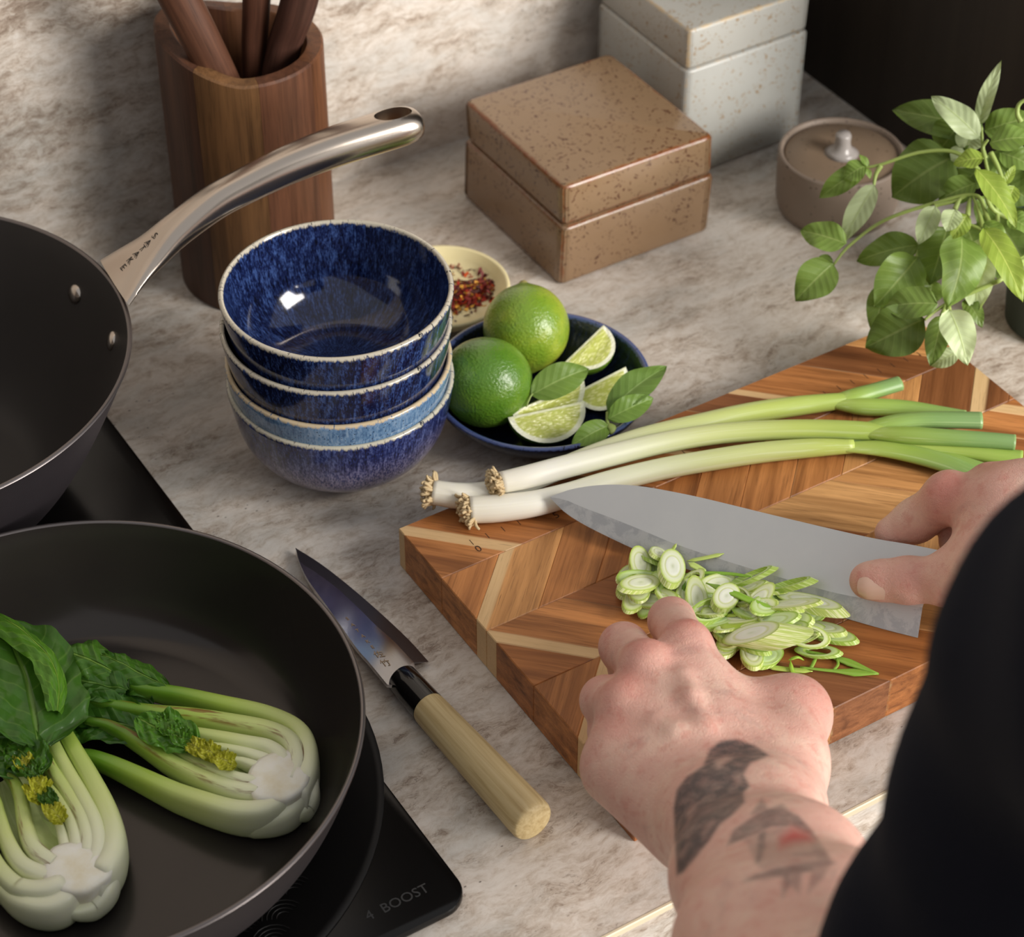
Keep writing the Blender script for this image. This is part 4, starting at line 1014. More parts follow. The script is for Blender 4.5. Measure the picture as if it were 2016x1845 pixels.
def orient(V, F, want):
    """flip faces so that their mean normal points along want"""
    f = np.array(F); nn = np.cross(V[f[:, 1]]-V[f[:, 0]], V[f[:, 2]]-V[f[:, 0]]).sum(0)
    return F if np.dot(nn, want) > 0 else [x[::-1] for x in F]
# basil in the dish
o = thing('basil_leaf', 'single basil leaf tucked between the limes and the wedges', 'basil', at(1046, 778, .034))
b_, t_ = at(1046, 778, .0335), at(1160, 722, .0420)
V, F, Q, A = leaf_mesh(b_, t_, .0205, nrm(cv+np.array([0, 0, .5])), .14, .25); mk('blade', V, orient(V, F, (0, 0, 1)), M_basil, o, q=Q, attrs=A, color=(1, 1.05, 1, 1))
mk('petiole', *sweep(spline([b_+np.array([-.006, -.004, -.003]), b_, b_+(t_-b_)*.1], 6), .0006, None, 6)[:2], M_bstem, o)
o = thing('basil_sprig', 'basil sprig of three leaves hanging over the navy dish rim', 'basil', at(1192, 838, .030))
nd_ = at(1194, 832, .0300)
for bp_, tp_, w_, z0, z1, nv, cc in (((1196, 812), (1312, 716), .0195, .030, .046, (-.5, -.3, .9), (.86, .95, .95, 1)), ((1197, 825), (1287, 782), .0150, .031, .038, (-.2, -.6, .9), (1, 1.1, .95, 1)), ((1198, 838), (1127, 874), .0145, .0300, .0280, (.1, -.5, .9), (1, 1.08, .95, 1))):
    b_, t_ = at(*bp_, z0), at(*tp_, z1)
    V, F, Q, A = leaf_mesh(b_, t_, w_, nv, .14, .3, .05, seed=int(bp_[1])); mk('leaf', V, orient(V, F, nv), M_basil, o, q=Q, attrs=A, color=cc)
mk('stem', *sweep(spline([at(1198, 838, .028), at(1196, 828, .0295), at(1196, 812, .0300)], 8), .0010, .0010, 8)[:2], M_bstem, o)
mk('bud', *sweep(spline([at(1195, 836, .029), at(1205, 842, .030), at(1203, 855, .028)], 8), np.array([.001, .002, .0024, .0026, .0024, .002, .0014, .0004]), .001, 8)[:2], M_bstem, o)

# ================================================================== basil plant in its pot
GP = np.array([.885, .783]); gdir = nrm(np.array([*GP, 0]))
def bas(x, y, off):
    return on_plane(x, y, np.array([*GP, 0])+gdir*off, gdir)
def offd(y): return float(np.interp(y, [150, 300, 400, 500, 600, 650, 720], [-.010, -.025, -.045, -.070, -.098, -.112, -.128]))
plant = thing('basil_plant', 'bushy basil plant in a dark green pot leaning over the board', 'plant', (*GP, 0))
M_gpot = flat('green_pot', C(40, 52, 40), .55, spec=.3)
V, F, Q = lathe([(0, 0), (.028, 0), (.0320, .003), (.0360, .050), (.0380, .078), (.0392, .080), (.0392, .084), (.0370, .085), (.0360, .080), (.0345, .072), (0, .070)], 64, (*GP, 0)); mk('pot', V, F, M_gpot, plant, sharp=60)
t = NT('soil'); M_soil = t.P(col=t.mix(t.noise(t.obj(), 300, 3), C(30, 22, 16), C(66, 50, 38)), rough=.9, nor=t.bump(t.noise(t.obj(), 400, 3), .8, .002))
V, F, Q = lathe([(.0350, .071), (.030, .0735), (.015, .0745), (0, .074)], 40, (*GP, 0)); mk('soil', V, F, M_soil, plant)
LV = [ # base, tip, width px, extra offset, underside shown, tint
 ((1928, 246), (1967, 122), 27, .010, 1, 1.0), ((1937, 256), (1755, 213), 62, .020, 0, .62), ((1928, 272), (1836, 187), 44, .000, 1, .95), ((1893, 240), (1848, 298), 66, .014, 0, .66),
 ((1878, 308), (1752, 386), 104, .012, 0, .60), ((1921, 360), (1846, 393), 46, .004, 0, .75), ((1937, 312), (1876, 320), 34, -.012, 0, 1.45), ((1921, 332), (2004, 441), 44, -.018, 0, 1.40),  # big left leaf, first here: shadow put into its low tint
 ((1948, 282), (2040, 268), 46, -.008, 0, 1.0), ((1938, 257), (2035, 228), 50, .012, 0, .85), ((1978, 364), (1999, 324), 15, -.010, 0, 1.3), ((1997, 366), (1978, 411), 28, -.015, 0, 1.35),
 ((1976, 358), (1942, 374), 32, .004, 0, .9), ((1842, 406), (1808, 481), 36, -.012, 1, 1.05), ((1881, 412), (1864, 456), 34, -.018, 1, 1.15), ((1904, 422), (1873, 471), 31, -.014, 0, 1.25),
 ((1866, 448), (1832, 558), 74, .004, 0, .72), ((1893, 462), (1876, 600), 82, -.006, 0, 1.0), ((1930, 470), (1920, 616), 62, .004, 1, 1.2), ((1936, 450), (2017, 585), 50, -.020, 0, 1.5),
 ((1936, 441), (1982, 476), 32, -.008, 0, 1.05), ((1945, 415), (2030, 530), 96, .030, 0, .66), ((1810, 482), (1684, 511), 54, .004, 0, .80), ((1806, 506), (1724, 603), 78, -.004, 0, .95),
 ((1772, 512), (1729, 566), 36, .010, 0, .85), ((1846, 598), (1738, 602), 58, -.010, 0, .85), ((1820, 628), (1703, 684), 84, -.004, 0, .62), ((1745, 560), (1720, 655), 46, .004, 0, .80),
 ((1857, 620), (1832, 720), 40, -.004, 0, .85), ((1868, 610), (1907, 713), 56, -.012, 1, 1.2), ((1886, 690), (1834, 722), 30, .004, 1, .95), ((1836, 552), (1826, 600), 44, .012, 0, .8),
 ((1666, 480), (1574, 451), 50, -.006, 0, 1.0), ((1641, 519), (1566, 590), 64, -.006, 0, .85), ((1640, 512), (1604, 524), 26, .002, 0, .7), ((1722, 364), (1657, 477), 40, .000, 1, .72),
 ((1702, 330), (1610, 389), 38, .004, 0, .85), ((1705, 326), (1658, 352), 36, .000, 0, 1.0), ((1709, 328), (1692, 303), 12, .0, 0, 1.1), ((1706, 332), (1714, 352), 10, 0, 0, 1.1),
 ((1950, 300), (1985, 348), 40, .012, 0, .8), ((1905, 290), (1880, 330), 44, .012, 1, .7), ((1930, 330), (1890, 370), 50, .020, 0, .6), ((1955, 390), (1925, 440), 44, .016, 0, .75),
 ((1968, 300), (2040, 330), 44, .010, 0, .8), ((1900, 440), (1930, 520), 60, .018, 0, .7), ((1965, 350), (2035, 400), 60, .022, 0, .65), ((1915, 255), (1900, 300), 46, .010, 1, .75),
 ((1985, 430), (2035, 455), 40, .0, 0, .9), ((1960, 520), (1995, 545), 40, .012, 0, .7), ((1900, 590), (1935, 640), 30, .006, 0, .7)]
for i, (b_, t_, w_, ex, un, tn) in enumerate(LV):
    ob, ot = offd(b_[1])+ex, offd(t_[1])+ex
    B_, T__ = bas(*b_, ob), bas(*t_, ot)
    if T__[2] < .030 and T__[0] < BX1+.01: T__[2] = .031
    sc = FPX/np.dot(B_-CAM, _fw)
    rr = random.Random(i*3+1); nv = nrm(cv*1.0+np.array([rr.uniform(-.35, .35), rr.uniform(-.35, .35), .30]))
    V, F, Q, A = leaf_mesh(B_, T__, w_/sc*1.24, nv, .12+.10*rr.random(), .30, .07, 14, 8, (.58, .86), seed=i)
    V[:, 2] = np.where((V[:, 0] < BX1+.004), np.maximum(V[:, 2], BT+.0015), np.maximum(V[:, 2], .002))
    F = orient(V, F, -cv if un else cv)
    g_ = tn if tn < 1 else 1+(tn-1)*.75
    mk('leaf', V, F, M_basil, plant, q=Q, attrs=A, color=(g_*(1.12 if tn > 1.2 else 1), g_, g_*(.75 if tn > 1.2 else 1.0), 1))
STEMS = [[(1990, 520), (1960, 400), (1937, 300), (1932, 250)], [(1990, 520), (1945, 430), (1920, 385), (1840, 400), (1741, 434), (1673, 483), (1641, 521)], [(1965, 420), (1930, 340), (1880, 300), (1810, 300), (1734, 324), (1703, 330)],
         [(1734, 326), (1724, 345), (1720, 368)], [(1950, 300), (1965, 330), (1976, 362), (1978, 380)], [(1985, 520), (1960, 470), (1900, 440), (1870, 450)], [(1840, 405), (1850, 402), (1880, 396), (1905, 385)],
         [(1880, 412), (1890, 392), (1905, 384)], [(1905, 425), (1908, 400), (1912, 385)], [(1936, 450), (1928, 420), (1915, 385)], [(1810, 482), (1818, 462), (1830, 440)], [(1806, 508), (1812, 485), (1815, 470)],
         [(1985, 540), (1950, 560), (1880, 590), (1845, 610), (1820, 630)], [(1868, 610), (1867, 595), (1872, 585)], [(1940, 312), (1935, 290), (1945, 275)], [(1921, 332), (1921, 318), (1930, 312)], [(1855, 622), (1862, 600), (1868, 585)],
         [(2010, 240), (2003, 225), (2005, 208), (2016, 198), (2028, 200)]]
for st_ in STEMS:
    P = np.array([bas(x, y, offd(y)+.002) for x, y in st_])
    if st_[0][0] in (1990, 1985, 1965): P = np.vstack([[*GP, .073], P])
    P[:, 2] = np.maximum(P[:, 2], .012)
    S = spline(P, 8*len(P)); rad = np.linspace(.0017, .0008, len(S))
    mk('stem', *sweep(S, rad, rad, 8)[:2], M_bstem, plant)
# ================================================================== pak choi halves in the pan
t = NT('pak_choi_stalk'); u = t.attr('u'); q = t.q(); x = t.xyz(q)
n = t.noise(t.map(q, (14, 260, 260)), 1, 4, .6); n2 = t.noise(t.map(q, (22, 220, 60)), 1, 4, .65)
uu = t.math('ADD', u, t.math('MULTIPLY', t.math('SUBTRACT', n, .5), .14))
col = t.ramp(uu, [(0, C(236, 234, 216)), (.16, C(228, 231, 196)), (.36, C(204, 214, 140)), (.58, C(166, 190, 84)), (.78, C(104, 146, 40)), (1, C(58, 100, 26))])
edge_ = t.step(x[2], .0052, .0078)
char = t.math('MULTIPLY', t.step(n2, .56, .68), t.math('MULTIPLY', edge_, t.step(t.attr('char'), .3, .8)))
col = t.mix(t.math('MULTIPLY', char, .85), col, C(122, 70, 28))
col = t.mix(t.math('MULTIPLY', t.step(x[2], .003, -.006), .35), col, C(150, 172, 96))
M_stalk = t.P(col=col, rough=.30, spec=.45, sss=.12, ssss=.005, sssr=(1, 1, .35), nor=t.bump(n, .15, .0006))
t = NT('pak_choi_core'); v = t.obj(); n = t.noise(v, 90, 4, .6)
M_core = t.P(col=t.ramp(n, [(.3, C(234, 226, 200)), (.55, C(243, 240, 226)), (.75, C(246, 244, 236))]), rough=.35, spec=.4, sss=.2, ssss=.006, sssr=(1, .9, .6), nor=t.bump(n, .3, .001))
M_pleaf = leaf_material('pak_choi_leaf', C(44, 84, 26), C(76, 118, 40), C(92, 130, 50), C(120, 154, 70), .18, .28, .9, 6.0)
M_inner = leaf_material('pak_choi_inner', C(188, 202, 132), C(206, 216, 152), C(190, 204, 136), C(214, 222, 170), .15, .35, .15, 3.0)
M_heart = leaf_material('pak_choi_heart', C(176, 178, 40), C(190, 196, 70), C(176, 180, 60), C(214, 214, 130), .2, .3, .9, 9.0)
CUT = .0335
def pk_stalk(root, pts, half, dz, u0=0.0, u1=1.0, char=0.0, zend=0.0, n=46, hh=.0095, tipz=None):
    P = np.array([at(x, y, CUT-dz) for x, y in pts]); S = spline(P, n); f = np.linspace(0, 1, n)
    # the leaf end sinks towards the pan floor
    S[:, 2] += zend*np.clip((f-.45)/.55, 0, 1)**1.5
    ra = half*1.34*np.interp(f, [0, .12, .5, .85, 1], [.9, 1.0, .85, .6, .3]); rb = np.interp(f, [0, .1, .4, .8, 1], [hh*.7, hh, hh*.9, hh*.5, hh*.2])
    S[:, 2] -= rb
    S[:, 2] = np.maximum(S[:, 2], .0100+rb)
    V, F, Q = sweep(S, ra, rb, 20, power=3.2)
    fq = Q[:, 0]/Q[:, 0].max(); Q = Q.copy(); hq = np.repeat(rb, 20); hq = np.r_[hq, rb[0], rb[-1]]; Q[:, 2] = Q[:, 2]/hq*.0085
    return mk('stalk', V, F, M_stalk, root, q=Q, attrs={'u': u0+(u1-u0)*fq, 'char': np.full(len(V), char)})
def pk_core(root, px_, rx, ry, rz, az):
    c = at(*px_, CUT); prof = [(math.cos(a), math.sin(a)) for a in np.linspace(-math.pi/2, 0.12, 14)]+[(.86, .17), (.6, .20), (.3, .21), (0, .215)]
    prof[0] = (0, -1)
    V, F, _ = lathe(prof, 40)
    ca, sa = math.cos(az), math.sin(az); X = V[:, 0]*rx*(1+.05*np.sin(5*np.arctan2(V[:, 1], V[:, 0]))); Y = V[:, 1]*ry
    W = np.c_[c[0]+X*ca-Y*sa, c[1]+X*sa+Y*ca, c[2]-.0040+V[:, 2]*np.where(V[:, 2] < 0, rz, .016)]
    W[:, 2] = np.maximum(W[:, 2], .0096)
    return mk('core', W, F, M_core, root)
def pk_leaf(root, pts, zs, width, nv, seed, mat=None, crink=.10, tint=(1, 1, 1, 1), curl=.2, shape=(.45, .55)):
    P = np.array([at(x, y, z) for (x, y), z in zip(pts, zs)]); n, m = 30, 22
    S = spline(P, n+1); T = np.gradient(S, axis=0); rr = np.random.default_rng(seed); ph = rr.random((6,))*6.28
    V, A, B, Q = [], [], [], []
    pk = shape[0]/(shape[0]+shape[1]); mx = pk**shape[0]*(1-pk)**shape[1]
    for i in range(n+1):
        f = i/n; tx = nrm(T[i]); nn = nrm(np.asarray(nv)-np.dot(nv, tx)*tx); sd = np.cross(nn, tx)
        w = width*.5*(max(f, .01)**shape[0]*max(1-f, .01)**shape[1])/mx
        for j in range(m+1):
            s = 2*j/m-1
            z = curl*w*s*s + crink*width*(.35*math.sin(f*17+s*4+ph[0])+.3*math.sin(f*9-s*9+ph[1])+.25*math.sin(f*29+s*13+ph[2])+.2*math.sin(s*23-f*11+ph[3]))*(.35+.65*abs(s))
            edge = 1+.05*math.sin(f*15+ph[4])+.03*math.sin(f*41+ph[5])
            p = S[i]+sd*w*s*edge+nn*z; p[2] = max(p[2], .0100); V.append(p); A.append(f); B.append(s); Q.append((f*.1, s*w, z))
    F = [(i*(m+1)+j, i*(m+1)+j+1, (i+1)*(m+1)+j+1, (i+1)*(m+1)+j) for i in range(n) for j in range(m)]
    V = np.array(V)
    return mk('leaf', V, orient(V, F, (0, 0, 1)), mat or M_pleaf, root, q=Q, attrs={'lt': A, 'ls': B}, color=tint)
# ---- half pointing to the pan rim by the knife
A_ = thing('pak_choi_half', 'seared pak choi half with its root end towards the small knife', 'pak choi', at(520, 1530, .0095))
pk_core(A_, (548, 1522), .0165, .0150, .0225, .6)
for pts, half, dz, u0, u1, ch, ze, hh in [
    ([(585, 1560), (604, 1510), (603, 1455), (580, 1420), (520, 1393), (430, 1371), (350, 1352), (270, 1338), (200, 1322)], .0040, .0020, .05, 1.0, 0, -.004, .0115),
    ([(570, 1535), (585, 1490), (572, 1450), (530, 1426), (450, 1410), (370, 1397), (290, 1388), (215, 1374), (160, 1364)], .0040, .0004, .05, .98, .9, -.003, .0105),
    ([(560, 1520), (556, 1485), (528, 1462), (480, 1452), (420, 1440), (350, 1428), (300, 1420)], .0034, .0008, .04, .62, .2, -.002, .009),
    ([(550, 1518), (530, 1492), (495, 1478), (450, 1468), (410, 1462)], .0026, .0022, .02, .36, 0, 0, .007),
    ([(545, 1522), (515, 1506), (480, 1494), (450, 1490)], .0022, .0016, .02, .3, .6, 0, .006),
    ([(540, 1535), (500, 1531), (455, 1521), (400, 1500), (350, 1474), (310, 1455)], .0028, .0010, .04, .6, 1, -.002, .008),
    ([(545, 1545), (500, 1549), (450, 1540), (390, 1517), (330, 1486), (270, 1448), (215, 1418), (165, 1408)], .0034, .0010, .05, .95, .8, -.002, .0095),
    ([(565, 1560), (530, 1588), (480, 1592), (420, 1577), (340, 1545), (270, 1512), (210, 1484), (160, 1468), (110, 1478)], .0042, .0055, .05, .95, .3, -.006, .0110),
    ([(590, 1560), (560, 1600), (500, 1612), (450, 1602)], .0050, .0120, .02, .28, 0, 0, .009),
    ([(600, 1530), (603, 1570), (570, 1600)], .0050, .0110, .0, .18, 0, 0, .009)]:
    pk_stalk(A_, pts, half, dz, u0, u1, ch, ze, hh=hh)
pk_leaf(A_, [(560, 1525), (500, 1500), (430, 1470), (350, 1440), (270, 1412)], [.022, .0225, .023, .023, .020], .030, (0, 0, 1), 31, M_inner, .015, curl=.35, shape=(.25, .45))
pk_leaf(A_, [(560, 1535), (500, 1545), (430, 1535), (360, 1508), (280, 1468)], [.020, .020, .020, .019, .017], .020, (0, 0, 1), 32, M_inner, .015, (.92, .96, .85, 1), curl=.3, shape=(.25, .45))
cam_up = np.array([0, 0, 1.0])
pk_leaf(A_, [(250, 1360), (190, 1345), (130, 1335), (80, 1320)], [.030, .030, .029, .024], .036, (0, 0, 1), 3, tint=(.8, .9, .8, 1))
pk_leaf(A_, [(330, 1352), (270, 1322), (220, 1296), (180, 1280)], [.029, .033, .036, .034], .020, (.3, -.7, .6), 4, tint=(1.1, 1.1, .9, 1), curl=-.9)
pk_leaf(A_, [(235, 1330), (180, 1300), (130, 1282), (95, 1262)], [.030, .036, .037, .032], .026, (.1, -.6, .8), 5, tint=(1.25, 1.2, 1.0, 1), curl=-.6)
pk_leaf(A_, [(290, 1440), (220, 1420), (160, 1412), (110, 1420)], [.026, .027, .026, .022], .030, (0, -.3, 1), 6, tint=(.9, .95, .9, 1))
pk_leaf(A_, [(300, 1400), (220, 1390), (150, 1385), (95, 1372)], [.021, .022, .021, .018], .040, (0, 0, 1), 7, tint=(.55, .65, .7, 1))
pk_leaf(A_, [(390, 1470), (345, 1448), (305, 1432), (270, 1412)], [.034, .036, .037, .037], .022, (0, -.3, 1), 8, tint=(1.9, 1.75, 1.5, 1), crink=.16)
for i_, (x_, y_) in enumerate([(318, 1424), (340, 1438), (362, 1455), (388, 1472), (412, 1480), (440, 1496)]):
    pk_leaf(A_, [(x_+24, y_+14), (x_+9, y_+5), (x_-6, y_-4), (x_-20, y_-10)], [.033, .036, .038, .035], .0095+.001*(i_ % 3), (.2*(i_ % 3-1), -.4, 1), 60+i_, M_heart if i_ > 2 else M_pleaf, .26, (1.1, 1.05, 1, 1) if i_ > 2 else (1.7, 1.6, 1.1, 1), shape=(.5, .4))
# ---- half beside it, leaves over the pan edge
B_ = thing('pak_choi_half', 'seared pak choi half with a broad dark leaf folded over its neighbour', 'pak choi', at(140, 1690, .0095))
pk_core(B_, (150, 1700), .0165, .0150, .0230, -1.0)
for pts, half, dz, u0, u1, ch, ze, hh in [
    ([(175, 1735), (212, 1690), (222, 1640), (208, 1585), (178, 1525), (145, 1470), (115, 1420), (95, 1385)], .0048, .0016, .03, .78, 0, .004, .0120),
    ([(165, 1715), (190, 1665), (186, 1615), (160, 1560), (125, 1500), (95, 1440), (72, 1385), (58, 1330), (50, 1290)], .0036, .0004, .03, .85, .1, .005, .011),
    ([(158, 1705), (172, 1655), (160, 1605), (132, 1555), (100, 1505), (80, 1465), (65, 1425)], .0034, .0006, .03, .75, .9, .002, .010),
    ([(150, 1700), (150, 1655), (138, 1612), (115, 1570), (95, 1540)], .0028, .0012, .02, .5, .3, 0, .008),
    ([(140, 1700), (128, 1660), (118, 1625), (108, 1600)], .0024, .0024, .02, .3, .4, 0, .007),
    ([(135, 1705), (95, 1685), (62, 1655), (47, 1610), (38, 1560), (25, 1530), (5, 1515)], .0036, .0004, .03, .70, 1, .0, .010),
    ([(130, 1715), (85, 1712), (40, 1690), (12, 1645), (-5, 1590), (-15, 1540)], .0038, .0012, .03, .60, 0, 0, .011),
    ([(135, 1730), (90, 1745), (40, 1738), (0, 1705), (-30, 1650), (-45, 1600)], .0042, .0024, .03, .55, 0, 0, .012),
    ([(150, 1745), (110, 1778), (60, 1775), (15, 1745), (-25, 1705), (-50, 1660)], .0046, .0075, .02, .42, 0, 0, .0105),
    ([(205, 1690), (207, 1740), (175, 1775), (120, 1790)], .0050, .0115, .0, .16, 0, 0, .009)]:
    pk_stalk(B_, pts, half, dz, u0, u1, ch, ze, hh=hh)
pk_leaf(B_, [(150, 1690), (130, 1630), (105, 1570), (80, 1510), (60, 1450)], [.022, .0225, .023, .024, .024], .034, (0, 0, 1), 33, M_inner, .015, curl=.35, shape=(.25, .45))
pk_leaf(B_, [(140, 1700), (80, 1680), (40, 1640), (15, 1590), (0, 1540)], [.021, .021, .021, .021, .020], .026, (0, 0, 1), 34, M_inner, .015, (.95, .98, .9, 1), curl=.3, shape=(.25, .45))
for i_, (x_, y_) in enumerate([(62, 1518), (48, 1500), (80, 1545), (95, 1570), (70, 1560), (108, 1598)]):
    pk_leaf(B_, [(x_+16, y_+22), (x_+7, y_+10), (x_-4, y_-4), (x_-14, y_-16)], [.033, .036, .038, .035], .0085+.001*(i_ % 3), (.2*(i_ % 3-1), -.4, 1), 40+i_, M_heart if i_ % 3 else M_pleaf, .26, (1.1, 1.05, 1, 1) if i_ % 2 else (1.25, 1.2, 1, 1), shape=(.5, .4))
pk_leaf(B_, [(75, 1470), (68, 1410), (52, 1340), (25, 1270), (0, 1225)], [.038, .042, .045, .046, .044], .056, (.2, -.3, 1), 21, tint=(1.0, 1.0, .95, 1), crink=.06, curl=.1)
pk_leaf(B_, [(112, 1400), (116, 1350), (98, 1295), (60, 1255), (15, 1222), (-30, 1200)], [.046, .050, .053, .054, .053, .050], .015, (.4, -.5, .8), 22, tint=(1.9, 1.75, 1.2, 1), crink=.12, curl=-.7, shape=(.2, .2))
pk_leaf(B_, [(60, 1450), (30, 1400), (0, 1370), (-40, 1350)], [.034, .037, .038, .036], .046, (0, -.2, 1), 23, tint=(.9, .95, .9, 1), crink=.08)
pk_leaf(B_, [(40, 1530), (20, 1490), (-10, 1470), (-40, 1460)], [.032, .035, .035, .034], .034, (0, -.2, 1), 24, tint=(1.3, 1.3, 1.1, 1), crink=.12)
pk_leaf(B_, [(70, 1530), (60, 1500), (40, 1480), (15, 1470)], [.035, .037, .037, .036], .022, (0, -.3, 1), 27, tint=(1.2, 1.2, .9, 1), crink=.18)
# ================================================================== the cook: hands, forearm, sleeve
class SDF:
    """smooth union of tapered capsules on a grid, turned into one continuous surface"""
    def __init__(s, lo, hi, h):
        s.h = h; s.lo = np.asarray(lo, float); n = np.ceil((np.asarray(hi)-s.lo)/h).astype(int)+1
        s.n = n; s.D = np.full(n, .05, np.float32)
        s.ax = [(s.lo[i]+np.arange(n[i])*h).astype(np.float32) for i in range(3)]
    def cone(s, a, b, ra, rb, k=.006, sub=False, sq=None):
        a, b = np.asarray(a, float), np.asarray(b, float); m = max(ra, rb)+k+.012
        i0 = np.clip(((np.minimum(a, b)-m-s.lo)/s.h).astype(int), 0, s.n-1); i1 = np.clip(((np.maximum(a, b)+m-s.lo)/s.h).astype(int)+2, 1, s.n)
        if np.any(i1 <= i0): return
        sl = tuple(slice(i0[i], i1[i]) for i in range(3))
        X = s.ax[0][sl[0]][:, None, None]; Y = s.ax[1][sl[1]][None, :, None]; Z = s.ax[2][sl[2]][None, None, :]
        d = (b-a).astype(np.float32); L2 = max(float(d@d), 1e-9)
        t = np.clip(((X-a[0])*d[0]+(Y-a[1])*d[1]+(Z-a[2])*d[2])/L2, 0, 1)
        px_, py_, pz_ = X-a[0]-t*d[0], Y-a[1]-t*d[1], Z-a[2]-t*d[2]
        if sq is not None:      # flatten along a direction: (dir, factor > 1 makes it thinner that way)
            n_, f = sq; pr = px_*n_[0]+py_*n_[1]+pz_*n_[2]
            e = np.sqrt(px_**2+py_**2+pz_**2+(f*f-1)*pr*pr)-(ra+(rb-ra)*t)
        else: e = np.sqrt(px_**2+py_**2+pz_**2)-(ra+(rb-ra)*t)
        D = s.D[sl]
        if sub:
            hh = np.maximum(k-np.abs(D+e), 0)/k; s.D[sl] = np.maximum(D, -e)+hh*hh*k*.25
        else:
            hh = np.maximum(k-np.abs(D-e), 0)/k; s.D[sl] = np.minimum(D, e)-hh*hh*k*.25
    def chain(s, pts, rs, k=.004, **kw):
        for i in range(len(pts)-1): s.cone(pts[i], pts[i+1], rs[i], rs[i+1], k, **kw)
    def mesh(s, smooth=2):
        D = s.D; ins = D < 0; n = s.n
        c = np.zeros(n-1, np.int8)
        offs = [(i, j, k) for i in (0, 1) for j in (0, 1) for k in (0, 1)]
        for o in offs: c += ins[o[0]:n[0]-1+o[0], o[1]:n[1]-1+o[1], o[2]:n[2]-1+o[2]]
        idx = np.argwhere((c > 0) & (c < 8)); acc = np.zeros((len(idx), 3)); cnt = np.zeros(len(idx))
        for a in offs:
            for ax in range(3):
                if a[ax]: continue
                b = list(a); b[ax] = 1
                va = D[idx[:, 0]+a[0], idx[:, 1]+a[1], idx[:, 2]+a[2]]; vb = D[idx[:, 0]+b[0], idx[:, 1]+b[1], idx[:, 2]+b[2]]
                m = (va < 0) != (vb < 0); t = np.where(m, va/np.where(m, va-vb, 1), 0)
                p = idx+np.array(a, float); p[:, ax] += t; acc[m] += p[m]; cnt[m] += 1
        V = s.lo+acc/cnt[:, None]*s.h
        vid = np.full(n-1, -1, np.int64); vid[tuple(idx.T)] = np.arange(len(idx))
        F = []
        for ax in range(3):
            u, v = (ax+1) % 3, (ax+2) % 3
            sl0 = [slice(None)]*3; sl1 = [slice(None)]*3; sl0[ax] = slice(0, n[ax]-1); sl1[ax] = slice(1, n[ax])
            ch = ins[tuple(sl0)] != ins[tuple(sl1)]
            e = np.argwhere(ch); e = e[(e[:, u] > 0) & (e[:, v] > 0) & (e[:, u] < n[u]-1) & (e[:, v] < n[v]-1)]
            du = np.zeros(3, int); du[u] = 1; dv = np.zeros(3, int); dv[v] = 1
            q = np.stack([vid[tuple((e-du-dv).T)], vid[tuple((e-dv).T)], vid[tuple(e.T)], vid[tuple((e-du).T)]], 1)
            flip = ~ins[tuple(e.T)]; q[flip] = q[flip][:, ::-1]; F.append(q)
        F = np.vstack(F); F = F[(F >= 0).all(1)]
        # light smoothing keeps the surface free of grid steps
        E = np.vstack([F[:, [0, 1]], F[:, [1, 2]], F[:, [2, 3]], F[:, [3, 0]]])
        for _ in range(smooth):
            A = np.zeros_like(V); N = np.zeros(len(V)); np.add.at(A, E[:, 0], V[E[:, 1]]); np.add.at(N, E[:, 0], 1)
            V = .5*V+.5*A/np.maximum(N, 1)[:, None]
        return V, F
J = at
# ---------- left hand (steadying the board) with the bare forearm
Lw = J(1458, 1612, .094)
ELB = np.array([.338, .322, .215])
mcp = {'i': J(1352, 1272, .0880), 'm': J(1272, 1312, .0910), 'r': J(1228, 1388, .0870), 'p': J(1213, 1474, .0800)}
pip = {'i': J(1322, 1222, .0640), 'm': J(1228, 1274, .0700), 'r': J(1192, 1380, .0690), 'p': J(1196, 1442, .060)}
S_ = SDF((.28, .27, .028), (.56, .67, .27), .0015)
fd = nrm(Lw-ELB); side = nrm(np.cross(fd, (0, 0, 1)))        # across the arm, thumb side positive
thin = nrm(np.cross(side, fd))
# forearm and wrist: two bones side by side
for sg in (-1, 1):
    S_.chain([ELB+side*sg*.014, ELB+(Lw-ELB)*.35+side*sg*.017, ELB+(Lw-ELB)*.7+side*sg*.0135, Lw+side*sg*.0125, Lw+fd*.022+side*sg*.0125-thin*.003], [.034, .0300, .0225, .0180, .0175], .024)
S_.cone(Lw-fd*.004-side*.014+thin*.006, Lw+fd*.006-side*.014+thin*.006, .0135, .0130, .012)     # ulna knob
# metacarpals
carp = {'i': Lw+fd*.022+side*.012, 'm': Lw+fd*.024+side*.002, 'r': Lw+fd*.022-side*.008, 'p': Lw+fd*.018-side*.017}
for f in 'imrp':
    S_.cone(carp[f]-thin*.004, mcp[f]-thin*.006, .0165, .0135, .016)
for a, b in (('i', 'm'), ('m', 'r'), ('r', 'p')):
    S_.cone((carp[a]+carp[b])/2-thin*.008, (mcp[a]+mcp[b])/2-thin*.010-nrm(mcp[a]-carp[a])*.008, .016, .012, .014)
# heel of the hand, little-finger side
S_.cone(carp['p']-thin*.010-side*.004, mcp['p']-thin*.012-side*.001, .0165, .0140, .012)
# thumb: base, knuckle standing out, tip folded under the palm
Tm = J(1562, 1398, .0680); Tc = Lw+fd*.020+side*.021-thin*.004; Tt = J(1470, 1375, .0440)
S_.cone(Tc, Tm, .0190, .0150, .018); S_.cone(Tm, Tm+np.array([-.010, .004, -.012]), .0145, .0125, .008)
S_.chain([Tm+np.array([-.008, .003, -.010]), (Tm+Tt)/2+np.array([.0, .0, -.004]), Tt], [.0130, .0115, .0095], .006)
